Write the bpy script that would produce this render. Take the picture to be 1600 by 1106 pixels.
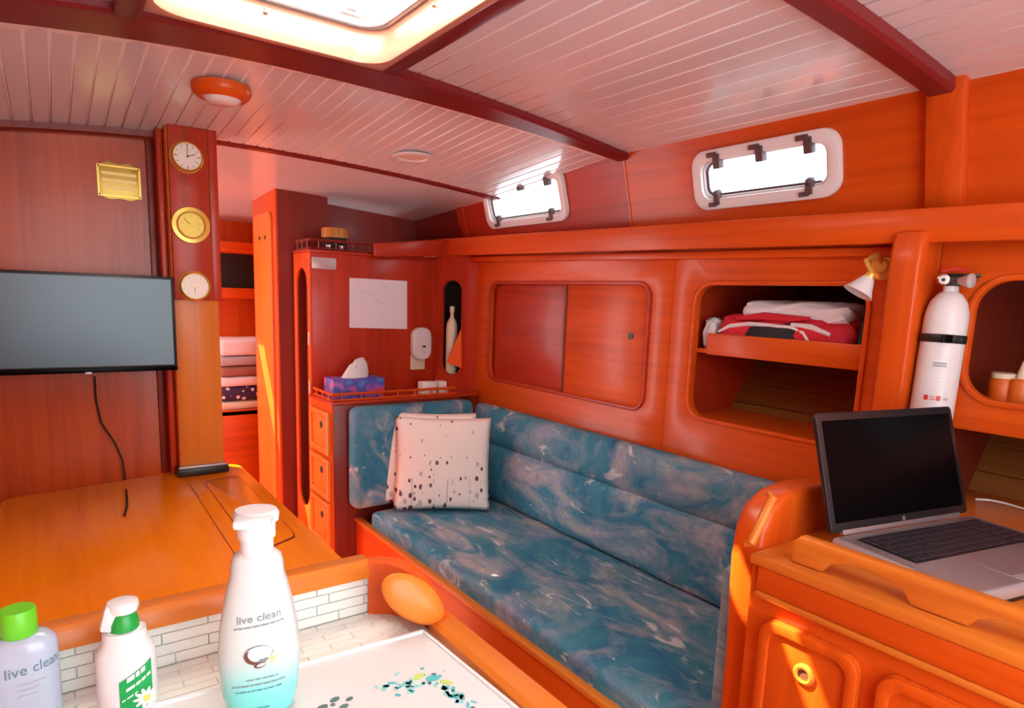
import bpy, bmesh, math, random
from mathutils import Vector, Matrix
random.seed(7)
for o in list(bpy.data.objects): bpy.data.objects.remove(o)
S = bpy.context.scene
COL = S.collection
# ------------------------------------------------------------------ camera
YAW, PITCH, ROLL = math.radians(36.15), math.radians(-9.03), math.radians(2.08)
FPX, CYPX = 1007.0, 627.0
CAM = Vector((0, 0, 1.42))
fw = Vector((math.sin(YAW)*math.cos(PITCH), math.cos(YAW)*math.cos(PITCH), math.sin(PITCH)))
rt0 = Vector((math.cos(YAW), -math.sin(YAW), 0)); up0 = rt0.cross(fw)
rt = rt0*math.cos(ROLL)+up0*math.sin(ROLL); up = -rt0*math.sin(ROLL)+up0*math.cos(ROLL)
cd = bpy.data.cameras.new('camera'); cam = bpy.data.objects.new('camera', cd); COL.objects.link(cam)
cd.sensor_width = 36; cd.lens = FPX/1600*36; cd.shift_y = (CYPX-553)/1600; cd.clip_start = .02
cam.matrix_world = Matrix(((rt.x, up.x, -fw.x, CAM.x), (rt.y, up.y, -fw.y, CAM.y), (rt.z, up.z, -fw.z, CAM.z), (0, 0, 0, 1)))
S.camera = cam
# ------------------------------------------------------------------ light and exposure
W = bpy.data.worlds.new('world'); S.world = W; W.use_nodes = True
bg = W.node_tree.nodes['Background']; bg.inputs[0].default_value = (.86, .95, 1, 1); bg.inputs[1].default_value = 4.0
sd = bpy.data.lights.new('sun', 'SUN'); sd.energy = 20; sd.angle = .009; sd.color = (1, .86, .6)
sun = bpy.data.objects.new('sun', sd); COL.objects.link(sun)
sun.rotation_euler = Vector((.5, -.6, -1)).to_track_quat('-Z', 'Y').to_euler(); sun.location = (-1, 3, 4)
vs = S.view_settings
S.display_settings.display_device = 'sRGB'
vs.view_transform = 'Standard'; vs.look = 'None'; vs.gamma = 1; vs.use_curve_mapping = False; vs.exposure = 0.55

def ray(x, y): return fw+rt*((x-800)/FPX)-up*((y-CYPX)/FPX)
def on(x, y, ax, v):
    d = ray(x, y); return CAM+d*((v-CAM[ax])/d[ax])
def onpl(x, y, P, N):
    d = ray(x, y); return CAM+d*((P-CAM).dot(N)/d.dot(N))

# ------------------------------------------------------------------ materials
MATS = {}
def newmat(name, col=(.5, .5, .5), rough=.5, metal=0, spec=.5, coat=0, trans=0, emit=None):
    m = bpy.data.materials.new(name); m.use_nodes = True
    b = m.node_tree.nodes['Principled BSDF']
    b.inputs['Base Color'].default_value = (*col, 1); b.inputs['Roughness'].default_value = rough
    b.inputs['Metallic'].default_value = metal; b.inputs['Specular IOR Level'].default_value = spec
    b.inputs['Coat Weight'].default_value = coat; b.inputs['Coat Roughness'].default_value = .12
    b.inputs['Transmission Weight'].default_value = trans
    MATS[name] = m
    return m, m.node_tree.nodes, m.node_tree.links, b
def ramp(N, stops, interp='LINEAR'):
    r = N.new('ShaderNodeValToRGB'); r.color_ramp.interpolation = interp
    e = r.color_ramp.elements
    while len(e) < len(stops): e.new(.5)
    for k, (p, c) in enumerate(stops):
        e[k].position = p; e[k].color = (*c, 1)
    return r
def coords(N, L, scale=(1, 1, 1), rot=(0, 0, 0), kind='Object'):
    t = N.new('ShaderNodeTexCoord'); m = N.new('ShaderNodeMapping')
    m.inputs['Scale'].default_value = scale; m.inputs['Rotation'].default_value = rot
    L.new(t.outputs[kind], m.inputs['Vector']); return m
def wood(name, c, axis, var=.28, rough=.34, coat=.12, spec=.3):
    m, N, L, b = newmat(name, c, rough, coat=coat, spec=spec)
    sc = [38, 38, 38]; sc[axis] = 1.6
    mp = coords(N, L, sc)
    n = N.new('ShaderNodeTexNoise'); n.inputs['Scale'].default_value = 1; n.inputs['Detail'].default_value = 5; n.inputs['Distortion'].default_value = .4
    L.new(mp.outputs[0], n.inputs['Vector'])
    sc2 = [5, 5, 5]; sc2[axis] = .7
    mp2 = coords(N, L, sc2); n2 = N.new('ShaderNodeTexNoise'); n2.inputs['Scale'].default_value = 1; n2.inputs['Detail'].default_value = 3
    L.new(mp2.outputs[0], n2.inputs['Vector'])
    ad = N.new('ShaderNodeMath'); ad.operation = 'MULTIPLY_ADD'; ad.inputs[1].default_value = .45
    L.new(n.outputs['Fac'], ad.inputs[0])
    h = N.new('ShaderNodeMath'); h.operation = 'MULTIPLY'; h.inputs[1].default_value = .55
    L.new(n2.outputs['Fac'], h.inputs[0]); L.new(h.outputs[0], ad.inputs[2])
    lo = tuple(x*(1-var) for x in c); lo = (lo[0], lo[1]*.85, lo[2]*.9); hi = (min(1, c[0]*(1+var*.6)), c[1]*(1+var*1.0), c[2]*(1+var))
    r = ramp(N, [(.3, lo), (.5, c), (.72, hi)])
    L.new(ad.outputs[0], r.inputs[0]); L.new(r.outputs[0], b.inputs['Base Color'])
    return m
CW = (.66, .090, .006)
for ax, k in ((0, 'x'), (1, 'y'), (2, 'z')):
    wood('wood_'+k, CW, ax)
    wood('honey_'+k, (.68, .19, .022), ax, .25)
    wood('red_'+k, (.46, .036, .010), ax, .3)
    wood('beam_'+k, (.20, .018, .020), ax, .3)
    wood('dark_'+k, (.20, .022, .012), ax, .3, spec=.3)  # darker wood tone; also puts forward-corner and recess shade into the colour
wood('table', (.90, .235, .004), 1, .16, rough=.22)
wood('panel_bulk', (.47, .075, .016), 2, .42, rough=.28)
wood('hull', (.24, .085, .018), 1, .35, rough=.5, coat=0)  # darkened so the shade inside the open lockers sits in the colour
newmat('plank_white', (.80, .82, .83), .2, spec=.6, coat=.5)
newmat('groove_highlight', (.98, .93, .9), .5)  # whiter than the planks: bead highlights put into the groove colour
newmat('liner', (.58, .29, .20), .25, coat=.4)  # wood lightened: sun and sky glare put into the liner colour
newmat('white', (.86, .85, .83), .35)
newmat('frame_white', (.80, .79, .77), .35)
newmat('bright_white', (.72, .73, .73), .35)
newmat('black', (.012, .012, .014), .35)
newmat('black_gloss', (.002, .002, .0025), .25, spec=.06)
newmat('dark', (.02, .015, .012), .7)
newmat('dog', (.10, .055, .06), .45)
newmat('brass', (.80, .52, .10), .28, metal=.45)
newmat('brass_face', (.52, .36, .06), .35, metal=.5)
newmat('brass_light', (.80, .60, .20), .4, metal=.3)
newmat('dial', (.90, .84, .74), .4)
newmat('chrome', (.75, .75, .75), .2, metal=1)
newmat('silver', (.42, .42, .45), .38, metal=.75)
newmat('silver_light', (.50, .50, .52), .4, metal=.5)
newmat('key', (.025, .022, .030), .4)
newmat('tile', (.80, .82, .76), .3)
newmat('grout', (.62, .64, .58), .7)
newmat('counter', (.80, .80, .76), .35)
newmat('sheet', (.78, .82, .82), .45)
newmat('grey_print', (.10, .19, .19), .6)
newmat('teal_print', (.08, .55, .58), .6)
newmat('teal_light', (.30, .72, .72), .6)
newmat('teal_dark', (.06, .22, .30), .6)
newmat('lime_print', (.55, .75, .20), .6)
newmat('green_cap', (.14, .62, .02), .35)
newmat('green_label', (.0, .36, .07), .4)
newmat('green_dark', (.01, .34, .05), .3)
newmat('ink', (.13, .22, .28), .6)
newmat('ink_grey', (.22, .28, .32), .6)
newmat('petal', (.92, .92, .86), .5)
newmat('yellow', (.75, .65, .12), .5)
newmat('coco', (.16, .055, .03), .5)
newmat('cream', (.82, .74, .55), .5)
newmat('paper', (.80, .80, .84), .6)
newmat('paper_line', (.45, .47, .52), .7)
newmat('plate_grey', (.52, .49, .50), .35, metal=.3)
newmat('beige', (.72, .62, .45), .5)
newmat('red_cloth', (.62, .012, .03), .7)
newmat('white_cloth', (.80, .78, .80), .7)
newmat('grey_cloth', (.45, .42, .45), .8)
newmat('brown_cloth', (.33, .15, .11), .8)
newmat('navy_cloth', (.04, .025, .055), .8)
newmat('black_cloth', (.02, .02, .025), .8)
newmat('orange_cloth', (.95, .14, .02), .6)
newmat('purple', (.10, .03, .22), .5)
newmat('amber', (.50, .24, .04), .3)
newmat('red', (.60, .03, .03), .4)
newmat('jar_orange', (.65, .13, .01), .4)
newmat('lens_light', (.85, .80, .75), .15)
def vgrad():
    m, N, L, b = newmat('soap', (.9, .93, .92), .22, spec=.5, coat=.3)
    mp = coords(N, L); s = N.new('ShaderNodeSeparateXYZ'); L.new(mp.outputs[0], s.inputs[0])
    mr = N.new('ShaderNodeMapRange'); mr.inputs[1].default_value = 0; mr.inputs[2].default_value = .25; L.new(s.outputs['Z'], mr.inputs[0])
    r = ramp(N, [(0, (.18, .80, .72)), (.13, (.24, .82, .76)), (.30, (.62, .73, .70)), (1, (.66, .70, .69))])
    L.new(mr.outputs[0], r.inputs[0]); L.new(r.outputs[0], b.inputs['Base Color'])
    m, N, L, b = newmat('lotion', (.42, .50, .62), .2, coat=.4)
vgrad()
def fabric():
    m, N, L, b = newmat('fabric', (.1, .3, .4), .75, spec=.25)
    mp = coords(N, L, (1, 1, 1))
    def noise(sc, det, dist, vec):
        n = N.new('ShaderNodeTexNoise'); n.inputs['Scale'].default_value = sc; n.inputs['Detail'].default_value = det; n.inputs['Distortion'].default_value = dist; n.inputs['Roughness'].default_value = .62
        L.new(vec.outputs[0], n.inputs['Vector']); return n
    n1 = noise(3.2, 5, .8, mp)
    r1 = ramp(N, [(.3, (.024, .13, .27)), (.43, (.036, .20, .31)), (.53, (.060, .25, .34)), (.63, (.16, .27, .38)), (.75, (.32, .36, .48))])
    L.new(n1.outputs['Fac'], r1.inputs[0])
    mp2 = coords(N, L, (2.4, .85, 1.6), (0, 0, .25)); mp2.inputs['Location'].default_value = (3, 1, 2)
    n2 = noise(2.8, 9, 1.2, mp2); r2 = ramp(N, [(.47, (0, 0, 0)), (.57, (.45, .45, .45)), (.68, (1, 1, 1))]); L.new(n2.outputs['Fac'], r2.inputs[0])
    n3 = noise(9, 6, 1, mp); r3 = ramp(N, [(.35, (.28, .32, .40)), (.5, (.46, .44, .48)), (.6, (.44, .44, .36)), (.72, (.75, .76, .76))]); L.new(n3.outputs['Fac'], r3.inputs[0])
    x = N.new('ShaderNodeMix'); x.data_type = 'RGBA'
    L.new(r2.outputs[0], x.inputs[0]); L.new(r1.outputs[0], x.inputs[6]); L.new(r3.outputs[0], x.inputs[7])
    mp4 = coords(N, L, (3.2, 1.2, 2), (0, 0, -.5)); mp4.inputs['Location'].default_value = (7, 4, 1)
    n4 = noise(5, 10, 1.2, mp4); r4 = ramp(N, [(.60, (0, 0, 0)), (.67, (.9, .9, .9))]); L.new(n4.outputs['Fac'], r4.inputs[0])
    x2 = N.new('ShaderNodeMix'); x2.data_type = 'RGBA'; x2.inputs[7].default_value = (.62, .64, .64, 1)
    L.new(r4.outputs[0], x2.inputs[0]); L.new(x.outputs[2], x2.inputs[6])
    L.new(x2.outputs[2], b.inputs['Base Color'])
    m2, N2, L2, b2 = newmat('fabric_side', (.20, .36, .42), .75, spec=.2)
    mp = coords(N2, L2, (6, 6, 40)); n = N2.new('ShaderNodeTexNoise'); n.inputs['Scale'].default_value = 1.5; L2.new(mp.outputs[0], n.inputs['Vector'])
    r = ramp(N2, [(.3, (.13, .28, .36)), (.7, (.30, .46, .52))]); L2.new(n.outputs['Fac'], r.inputs[0]); L2.new(r.outputs[0], b2.inputs['Base Color'])
fabric()
def pillowmat():
    m, N, L, b = newmat('pillow', (.83, .78, .72), .85, spec=.15)
    mp = coords(N, L); s = N.new('ShaderNodeSeparateXYZ'); L.new(mp.outputs[0], s.inputs[0])
    mp2 = coords(N, L, (44, 1, 30)); v = N.new('ShaderNodeTexVoronoi'); v.inputs['Scale'].default_value = 1; v.inputs['Randomness'].default_value = .9
    nz = N.new('ShaderNodeTexNoise'); nz.inputs['Scale'].default_value = 30
    L.new(mp2.outputs[0], v.inputs['Vector'])
    # random size per cell, falling off with height
    sc = N.new('ShaderNodeSeparateColor'); L.new(v.outputs['Color'], sc.inputs[0])
    mr = N.new('ShaderNodeMapRange'); mr.inputs[1].default_value = .26; mr.inputs[2].default_value = .02; mr.inputs[3].default_value = -.05; mr.inputs[4].default_value = .17
    L.new(s.outputs['Z'], mr.inputs[0])
    a = N.new('ShaderNodeMath'); a.operation = 'MULTIPLY_ADD'; a.inputs[1].default_value = .34; L.new(sc.outputs[0], a.inputs[0]); L.new(mr.outputs[0], a.inputs[2])
    lt = N.new('ShaderNodeMath'); lt.operation = 'LESS_THAN'; L.new(v.outputs['Distance'], lt.inputs[0]); L.new(a.outputs[0], lt.inputs[1])
    r = ramp(N, [(0, (.16, .10, .10)), (.45, (.42, .37, .33)), (.7, (.18, .09, .10)), (.85, (.55, .52, .46))], 'CONSTANT'); L.new(sc.outputs[1], r.inputs[0])
    # thin stems
    mp3 = coords(N, L, (70, 1, 3)); v3 = N.new('ShaderNodeTexNoise'); v3.inputs['Scale'].default_value = 1; L.new(mp3.outputs[0], v3.inputs['Vector'])
    gt = N.new('ShaderNodeMath'); gt.operation = 'GREATER_THAN'; gt.inputs[1].default_value = .66; L.new(v3.outputs['Fac'], gt.inputs[0])
    hz = N.new('ShaderNodeMath'); hz.operation = 'LESS_THAN'; hz.inputs[1].default_value = .15; L.new(s.outputs['Z'], hz.inputs[0])
    st = N.new('ShaderNodeMath'); st.operation = 'MULTIPLY'; L.new(gt.outputs[0], st.inputs[0]); L.new(hz.outputs[0], st.inputs[1])
    x0 = N.new('ShaderNodeMix'); x0.data_type = 'RGBA'; x0.inputs[6].default_value = (.93, .86, .79, 1); x0.inputs[7].default_value = (.62, .56, .48, 1); L.new(st.outputs[0], x0.inputs[0])
    x = N.new('ShaderNodeMix'); x.data_type = 'RGBA'
    L.new(lt.outputs[0], x.inputs[0]); L.new(x0.outputs[2], x.inputs[6]); L.new(r.outputs[0], x.inputs[7]); L.new(x.outputs[2], b.inputs['Base Color'])
pillowmat()
def tissuemat():
    m, N, L, b = newmat('tissue_box', (.1, .15, .5), .5)
    mp = coords(N, L, (14, 14, 18)); n = N.new('ShaderNodeTexNoise'); n.inputs['Scale'].default_value = 1; n.inputs['Detail'].default_value = 1
    L.new(mp.outputs[0], n.inputs['Vector'])
    r = ramp(N, [(.3, (.10, .22, .60)), (.45, (.05, .07, .40)), (.56, (.30, .12, .45)), (.66, (.75, .05, .08))]); L.new(n.outputs['Fac'], r.inputs[0]); L.new(r.outputs[0], b.inputs['Base Color'])
tissuemat()
def clothmat():
    m, N, L, b = newmat('pattern_cloth', (.1, .05, .1), .8)
    mp = coords(N, L, (26, 26, 26)); v = N.new('ShaderNodeTexVoronoi'); L.new(mp.outputs[0], v.inputs['Vector']); v.inputs['Scale'].default_value = 1
    r = ramp(N, [(0, (.8, .78, .82)), (.3, (.05, .02, .07))], 'CONSTANT'); L.new(v.outputs['Distance'], r.inputs[0]); L.new(r.outputs[0], b.inputs['Base Color'])
clothmat()
def glassmat(name, tint, gl=.06):
    m = bpy.data.materials.new(name); m.use_nodes = True; N = m.node_tree.nodes; L = m.node_tree.links
    N.remove(N['Principled BSDF']); out = N['Material Output']
    t = N.new('ShaderNodeBsdfTransparent'); t.inputs[0].default_value = (*tint, 1); g = N.new('ShaderNodeBsdfGlossy'); g.inputs['Roughness'].default_value = .05
    x = N.new('ShaderNodeMixShader'); x.inputs[0].default_value = gl
    L.new(t.outputs[0], x.inputs[1]); L.new(g.outputs[0], x.inputs[2]); L.new(x.outputs[0], out.inputs[0]); MATS[name] = m
glassmat('glass', (.97, .98, 1))
glassmat('clear_plastic', (.88, .93, .98), .12)
def frosted():
    m = bpy.data.materials.new('frosted'); m.use_nodes = True; N = m.node_tree.nodes; L = m.node_tree.links
    N.remove(N['Principled BSDF']); out = N['Material Output']
    t = N.new('ShaderNodeBsdfTranslucent'); t.inputs[0].default_value = (.95, .95, .95, 1)
    L.new(t.outputs[0], out.inputs[0]); MATS['frosted'] = m
frosted()
def screenmat():
    m, N, L, b = newmat('tv_screen', (.02, .07, .11), .30, spec=.8)  # blue base colour carries the sky reflection on the glass
screenmat()

# ------------------------------------------------------------------ mesh helpers
def ident(p): return p
def mk_box(x0, x1, y0, y1, z0, z1, bev=0, seg=2):
    bm = bmesh.new()
    v = [bm.verts.new((x, y, z)) for x in (x0, x1) for y in (y0, y1) for z in (z0, z1)]
    for f in ((0, 1, 3, 2), (4, 6, 7, 5), (0, 4, 5, 1), (2, 3, 7, 6), (0, 2, 6, 4), (1, 5, 7, 3)): bm.faces.new([v[i] for i in f])
    if bev: bmesh.ops.bevel(bm, geom=bm.edges[:], offset=bev, segments=seg, affect='EDGES', profile=.5)
    bmesh.ops.recalc_face_normals(bm, faces=bm.faces[:]); return bm
def P3(ax, a, p):
    return (a, p[0], p[1]) if ax == 0 else (p[0], a, p[1]) if ax == 1 else (p[0], p[1], a)
def prism(pts, ax, a, b, bev=0, seg=2):
    bm = bmesh.new()
    A = [bm.verts.new(P3(ax, a, p)) for p in pts]; B = [bm.verts.new(P3(ax, b, p)) for p in pts]
    bm.faces.new(A); bm.faces.new(B[::-1]); n = len(pts)
    for i in range(n): bm.faces.new((A[i], B[i], B[(i+1) % n], A[(i+1) % n]))
    bmesh.ops.recalc_face_normals(bm, faces=bm.faces[:])
    if bev:
        ed = [e for e in bm.edges if len({round(v.co[ax], 6) for v in e.verts}) == 1]
        bmesh.ops.bevel(bm, geom=ed, offset=bev, segments=seg, affect='EDGES', profile=.5)
    return bm
def rrect(x0, x1, y0, y1, r, n=6):
    pts = []
    for cx, cy, a in ((x1-r, y1-r, 0), (x0+r, y1-r, 90), (x0+r, y0+r, 180), (x1-r, y0+r, 270)):
        for k in range(n+1):
            t = math.radians(a+90*k/n); pts.append((cx+r*math.cos(t), cy+r*math.sin(t)))
    return pts
def rayhit(poly, c, t):
    d = (math.cos(t), math.sin(t)); best = 0
    for i in range(len(poly)):
        p, q = poly[i], poly[(i+1) % len(poly)]
        ex, ey = q[0]-p[0], q[1]-p[1]; den = d[0]*ey-d[1]*ex
        if abs(den) < 1e-12: continue
        s = ((p[0]-c[0])*ey-(p[1]-c[1])*ex)/den; u = ((p[0]-c[0])*d[1]-(p[1]-c[1])*d[0])/den
        if -1e-6 <= u <= 1+1e-6 and s > best: best = s
    return (c[0]+d[0]*best, c[1]+d[1]*best)
def ring(outer, inner, ax, a, b, bev=0):
    cx = sum(p[0] for p in inner)/len(inner); cy = sum(p[1] for p in inner)/len(inner)
    an = sorted({round(math.atan2(p[1]-cy, p[0]-cx), 5) for p in list(inner)+list(outer)})
    I = [rayhit(inner, (cx, cy), t) for t in an]; O = [rayhit(outer, (cx, cy), t) for t in an]
    bm = bmesh.new(); n = len(an)
    lo = [[bm.verts.new(P3(ax, z, p)) for p in L] for z in (a, b) for L in (I, O)]
    for i in range(n):
        j = (i+1) % n
        bm.faces.new((lo[0][i], lo[0][j], lo[1][j], lo[1][i])); bm.faces.new((lo[2][i], lo[3][i], lo[3][j], lo[2][j]))
        bm.faces.new((lo[0][i], lo[2][i], lo[2][j], lo[0][j])); bm.faces.new((lo[1][i], lo[1][j], lo[3][j], lo[3][i]))
    bmesh.ops.recalc_face_normals(bm, faces=bm.faces[:])
    if bev:
        ed = [e for e in bm.edges if len({round(v.co[ax], 6) for v in e.verts}) == 1 and len(e.link_faces) == 2 and e.calc_face_angle(0) > .8]
        bmesh.ops.bevel(bm, geom=ed, offset=bev, segments=2, affect='EDGES', profile=.5)
    return bm
def lathe(prof, seg=24, sx=1, sy=1, sup=2):
    bm = bmesh.new(); R = []
    def se(t):
        c, s = math.cos(t), math.sin(t)
        return (math.copysign(abs(c)**(2/sup), c), math.copysign(abs(s)**(2/sup), s))
    for r, z in prof:
        R.append([bm.verts.new((r*sx*se(2*math.pi*k/seg)[0], r*sy*se(2*math.pi*k/seg)[1], z)) for k in range(seg)])
    for a, b in zip(R, R[1:]):
        for k in range(seg): bm.faces.new((a[k], a[(k+1) % seg], b[(k+1) % seg], b[k]))
    bm.faces.new(R[0][::-1]); bm.faces.new(R[-1]); bmesh.ops.recalc_face_normals(bm, faces=bm.faces[:]); return bm
def tube(pts, r, seg=8, closed=False):
    bm = bmesh.new(); pts = [Vector(p) for p in pts]; n = len(pts); R = []
    ref = Vector((0, 0, 1))
    for i, p in enumerate(pts):
        t = (pts[(i+1) % n]-pts[i-1]) if closed else (pts[min(i+1, n-1)]-pts[max(i-1, 0)])
        t.normalize()
        if abs(t.dot(ref)) > .95: ref = Vector((1, 0, 0)) if abs(t.x) < .9 else Vector((0, 1, 0))
        u = t.cross(ref).normalized(); w = t.cross(u); rr = r[i] if isinstance(r, (list, tuple)) else r
        R.append([bm.verts.new(p+(u*math.cos(2*math.pi*k/seg)+w*math.sin(2*math.pi*k/seg))*rr) for k in range(seg)])
    m = n if closed else n-1
    for i in range(m):
        a, b = R[i], R[(i+1) % n]
        for k in range(seg): bm.faces.new((a[k], a[(k+1) % seg], b[(k+1) % seg], b[k]))
    if not closed: bm.faces.new(R[0]); bm.faces.new(R[-1][::-1])
    bmesh.ops.recalc_face_normals(bm, faces=bm.faces[:]); return bm
def cushion(x0, x1, y0, y1, z0, z1, r=.03, puff=(0, 0, 0), n=14, wob=0):
    bm = bmesh.new(); bmesh.ops.create_cube(bm, size=2)
    bmesh.ops.subdivide_edges(bm, edges=bm.edges[:], cuts=n, use_grid_fill=True)
    h = Vector(((x1-x0)/2, (y1-y0)/2, (z1-z0)/2)); c = Vector(((x0+x1)/2, (y0+y1)/2, (z0+z1)/2))
    for v in bm.verts:
        u = v.co.copy()
        # concentrate samples near edges
        u = Vector([math.copysign(1-(1-abs(a))**1.6, a) for a in u])
        p = Vector((u.x*h.x, u.y*h.y, u.z*h.z)); q = Vector([max(-(h[i]-r), min(h[i]-r, p[i])) for i in range(3)])
        d = p-q
        if d.length > 1e-9: p = q+d.normalized()*r
        for i in range(3):
            j, k = (i+1) % 3, (i+2) % 3
            if puff[i]: p[i] += math.copysign(puff[i]*(1-u[j]**2)**.7*(1-u[k]**2)**.7, u[i])*(abs(u[i])**4)
        if wob: p += Vector((math.sin(7*u.y+3*u.z), math.sin(5*u.x+4*u.z), math.sin(6*u.y+4*u.x)))*wob
        v.co = p+c
    for f in bm.faces: f.smooth = True
    return bm
def xf(bm, M): bmesh.ops.transform(bm, matrix=M, verts=bm.verts[:]); return bm
def merge(*bms):
    out = bmesh.new()
    for b in bms:
        me = bpy.data.meshes.new('t'); b.to_mesh(me); out.from_mesh(me); bpy.data.meshes.remove(me); b.free()
    return out
def smooth(bm, ang=40):
    for f in bm.faces: f.smooth = True
    for e in bm.edges:
        if len(e.link_faces) == 2 and e.calc_face_angle(0) > math.radians(ang): e.smooth = False
    return bm
ORG = {}
def org(p): return ORG.get(p.name, Vector((0, 0, 0)))
def obj(name, bm, mat, parent=None, shade=True):
    if shade: smooth(bm)
    if parent is not None: o0 = org(parent)
    else:
        xs = [v.co for v in bm.verts]
        o0 = Vector(((min(v.x for v in xs)+max(v.x for v in xs))/2, (min(v.y for v in xs)+max(v.y for v in xs))/2, min(v.z for v in xs)))
    bmesh.ops.translate(bm, vec=-o0, verts=bm.verts[:])
    me = bpy.data.meshes.new(name); bm.to_mesh(me); bm.free()
    o = bpy.data.objects.new(name, me); COL.objects.link(o); me.materials.append(MATS[mat])
    if parent is not None: o.parent = parent
    else: o.location = o0
    ORG[o.name] = o0
    return o
def tag(o, label, cat, group=None, kind=None):
    if label: o['label'] = label
    if cat: o['category'] = cat
    if group: o['group'] = group
    if kind: o['kind'] = kind
    return o
def thing(name, label, cat, loc, group=None):
    o = bpy.data.objects.new(name, None); COL.objects.link(o); o.location = loc; o.empty_display_size = .05
    ORG[o.name] = Vector(loc); return tag(o, label, cat, group)
def struct(o, label=None):
    o['kind'] = 'structure'
    if label: o['label'] = label
    return o
def sroot(name, loc=(0, 0, 0)):
    o = bpy.data.objects.new(name, None); COL.objects.link(o); o.location = loc; o.empty_display_size = .05
    ORG[o.name] = Vector(loc); o['kind'] = 'structure'; return o
def inst(name, me, parent, loc, rot=None):
    o = bpy.data.objects.new(name, me); COL.objects.link(o); o.parent = parent; o.location = Vector(loc)-org(parent)
    if rot: o.rotation_euler = rot
    return o
def mesh(name, bm, mat):
    smooth(bm); me = bpy.data.meshes.new(name); bm.to_mesh(me); bm.free(); me.materials.append(MATS[mat]); return me
def text(name, s, size, M, mat, parent, align='LEFT', ext=.0002, wrap=None):
    c = bpy.data.curves.new(name, 'FONT'); c.body = s; c.size = size; c.align_x = align; c.extrude = ext; c.resolution_u = 3
    t = bpy.data.objects.new('t', c); COL.objects.link(t)
    me = bpy.data.meshes.new_from_object(t); bpy.data.objects.remove(t)
    bm = bmesh.new(); bm.from_mesh(me)
    if wrap: bmesh.ops.subdivide_edges(bm, edges=[e for e in bm.edges if e.calc_length() > size*.2], cuts=2)
    for v in bm.verts:
        if wrap: v.co = wrap(v.co)
        else: v.co = M @ v.co
    return obj(name, bm, mat, parent, shade=False)
def frame_mat(o, u, v):
    u = Vector(u).normalized(); v = Vector(v).normalized(); n = u.cross(v)
    return Matrix(((u.x, v.x, n.x, o[0]), (u.y, v.y, n.y, o[1]), (u.z, v.z, n.z, o[2]), (0, 0, 0, 1)))

# ================================================================== STRUCTURE
XW = 1.80                     # face of the settee-side lining
def camber(x): return (.04 if x > .6 else .10)*(x-.6)**2
def zb(x, y): return 1.985-camber(x)-.05*max(0, y-1.8)
def zc(x, y): return zb(x, y)+(.025-.024*max(0, min(1, (y-1.83)/.77)) if y > 1.2 else .02)
fl = struct(obj('floor', mk_box(-.75, 2.2, -1.2, 4.6, -.03, 0), 'wood_y'), 'varnished teak cabin sole')
# --- ceiling: backing sheet + planks
ceil = sroot('ceiling', (.6, 1.5, 2.0)); ceil['label'] = 'white grooved plank ceiling of the cabin'
def sheet(x0, x1, y0, y1, dz, n=26, m=2, th=.01):
    bm = bmesh.new(); G = []
    for i in range(n+1):
        x = x0+(x1-x0)*i/n; G.append([[bm.verts.new((x, y0+(y1-y0)*j/m, zc(x, y0+(y1-y0)*j/m)+dz+t)) for j in range(m+1)] for t in (0, th)])
    for i in range(n):
        for j in range(m):
            a, b = G[i], G[i+1]
            bm.faces.new((a[0][j], a[0][j+1], b[0][j+1], b[0][j])); bm.faces.new((a[1][j], b[1][j], b[1][j+1], a[1][j+1]))
        bm.faces.new((a[0][0], b[0][0], b[1][0], a[1][0])); bm.faces.new((a[0][m], a[1][m], b[1][m], b[0][m]))
    a, b = G[0], G[n]
    for j in range(m):
        bm.faces.new((a[0][j], a[1][j], a[1][j+1], a[0][j+1])); bm.faces.new((b[0][j], b[0][j+1], b[1][j+1], b[1][j]))
    bmesh.ops.recalc_face_normals(bm, faces=bm.faces[:]); return bm
HX0, HX1, HY0, HY1 = .205, .735, 1.02, 1.62         # saloon hatch opening
for (a, b, c, d) in ((-.75, 1.8, 1.74, 2.62), (-.75, HX0-.02, .6, 1.74), (HX1+.02, 1.8, .6, 1.74), (HX0-.02, HX1+.02, .6, HY0), (-.75, 1.8, -.45, .6)):
    obj('backing', sheet(a, b, c, d, .0015), 'groove_highlight', ceil)
def planks(x0, x1, y0, y1, pw, skip=None):
    L = y1-y0; ym = (y0+y1)/2
    me = mesh('plank', mk_box(-pw/2+.0022, pw/2-.0022, -L/2, L/2, 0, .004, .0016, 1), 'plank_white')
    x = x0+pw/2
    while x < x1:
        if not (skip and skip(x)):
            sl = math.atan((zc(x+.01, ym)-zc(x-.01, ym))/.02); sy = math.atan((zc(x, y1)-zc(x, y0))/L)
            inst('plank', me, ceil, (x, ym, (zc(x, y0)+zc(x, y1))/2-.002), (sy, -sl, 0))
        x += pw
planks(-.33, 1.79, 1.80, 2.6, .0483)
planks(HX1+.055, 1.79, .74, 1.765, .066)
planks(-.30, HX0-.05, .74, 1.765, .066)
planks(.95, 1.79, -.2, .70, .066)
fcl = sroot('ceiling_forward', (.6, 3.5, 1.9)); fcl['label'] = 'smooth pale ceiling of the forward cabin'
for a, b, c, d in ((.02, 1.95, 2.66, 3.94), (-.75, .02, 2.66, 2.75), (.02, .20, 3.94, 4.05), (.56, 1.95, 3.94, 4.05), (-.75, 1.95, 4.05, 4.5)):  # unseen gaps shaped to admit sky light and a narrow sun stripe
    obj('panel', sheet(a, b, c, d, -.004, m=2), 'plank_white', fcl)
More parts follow.
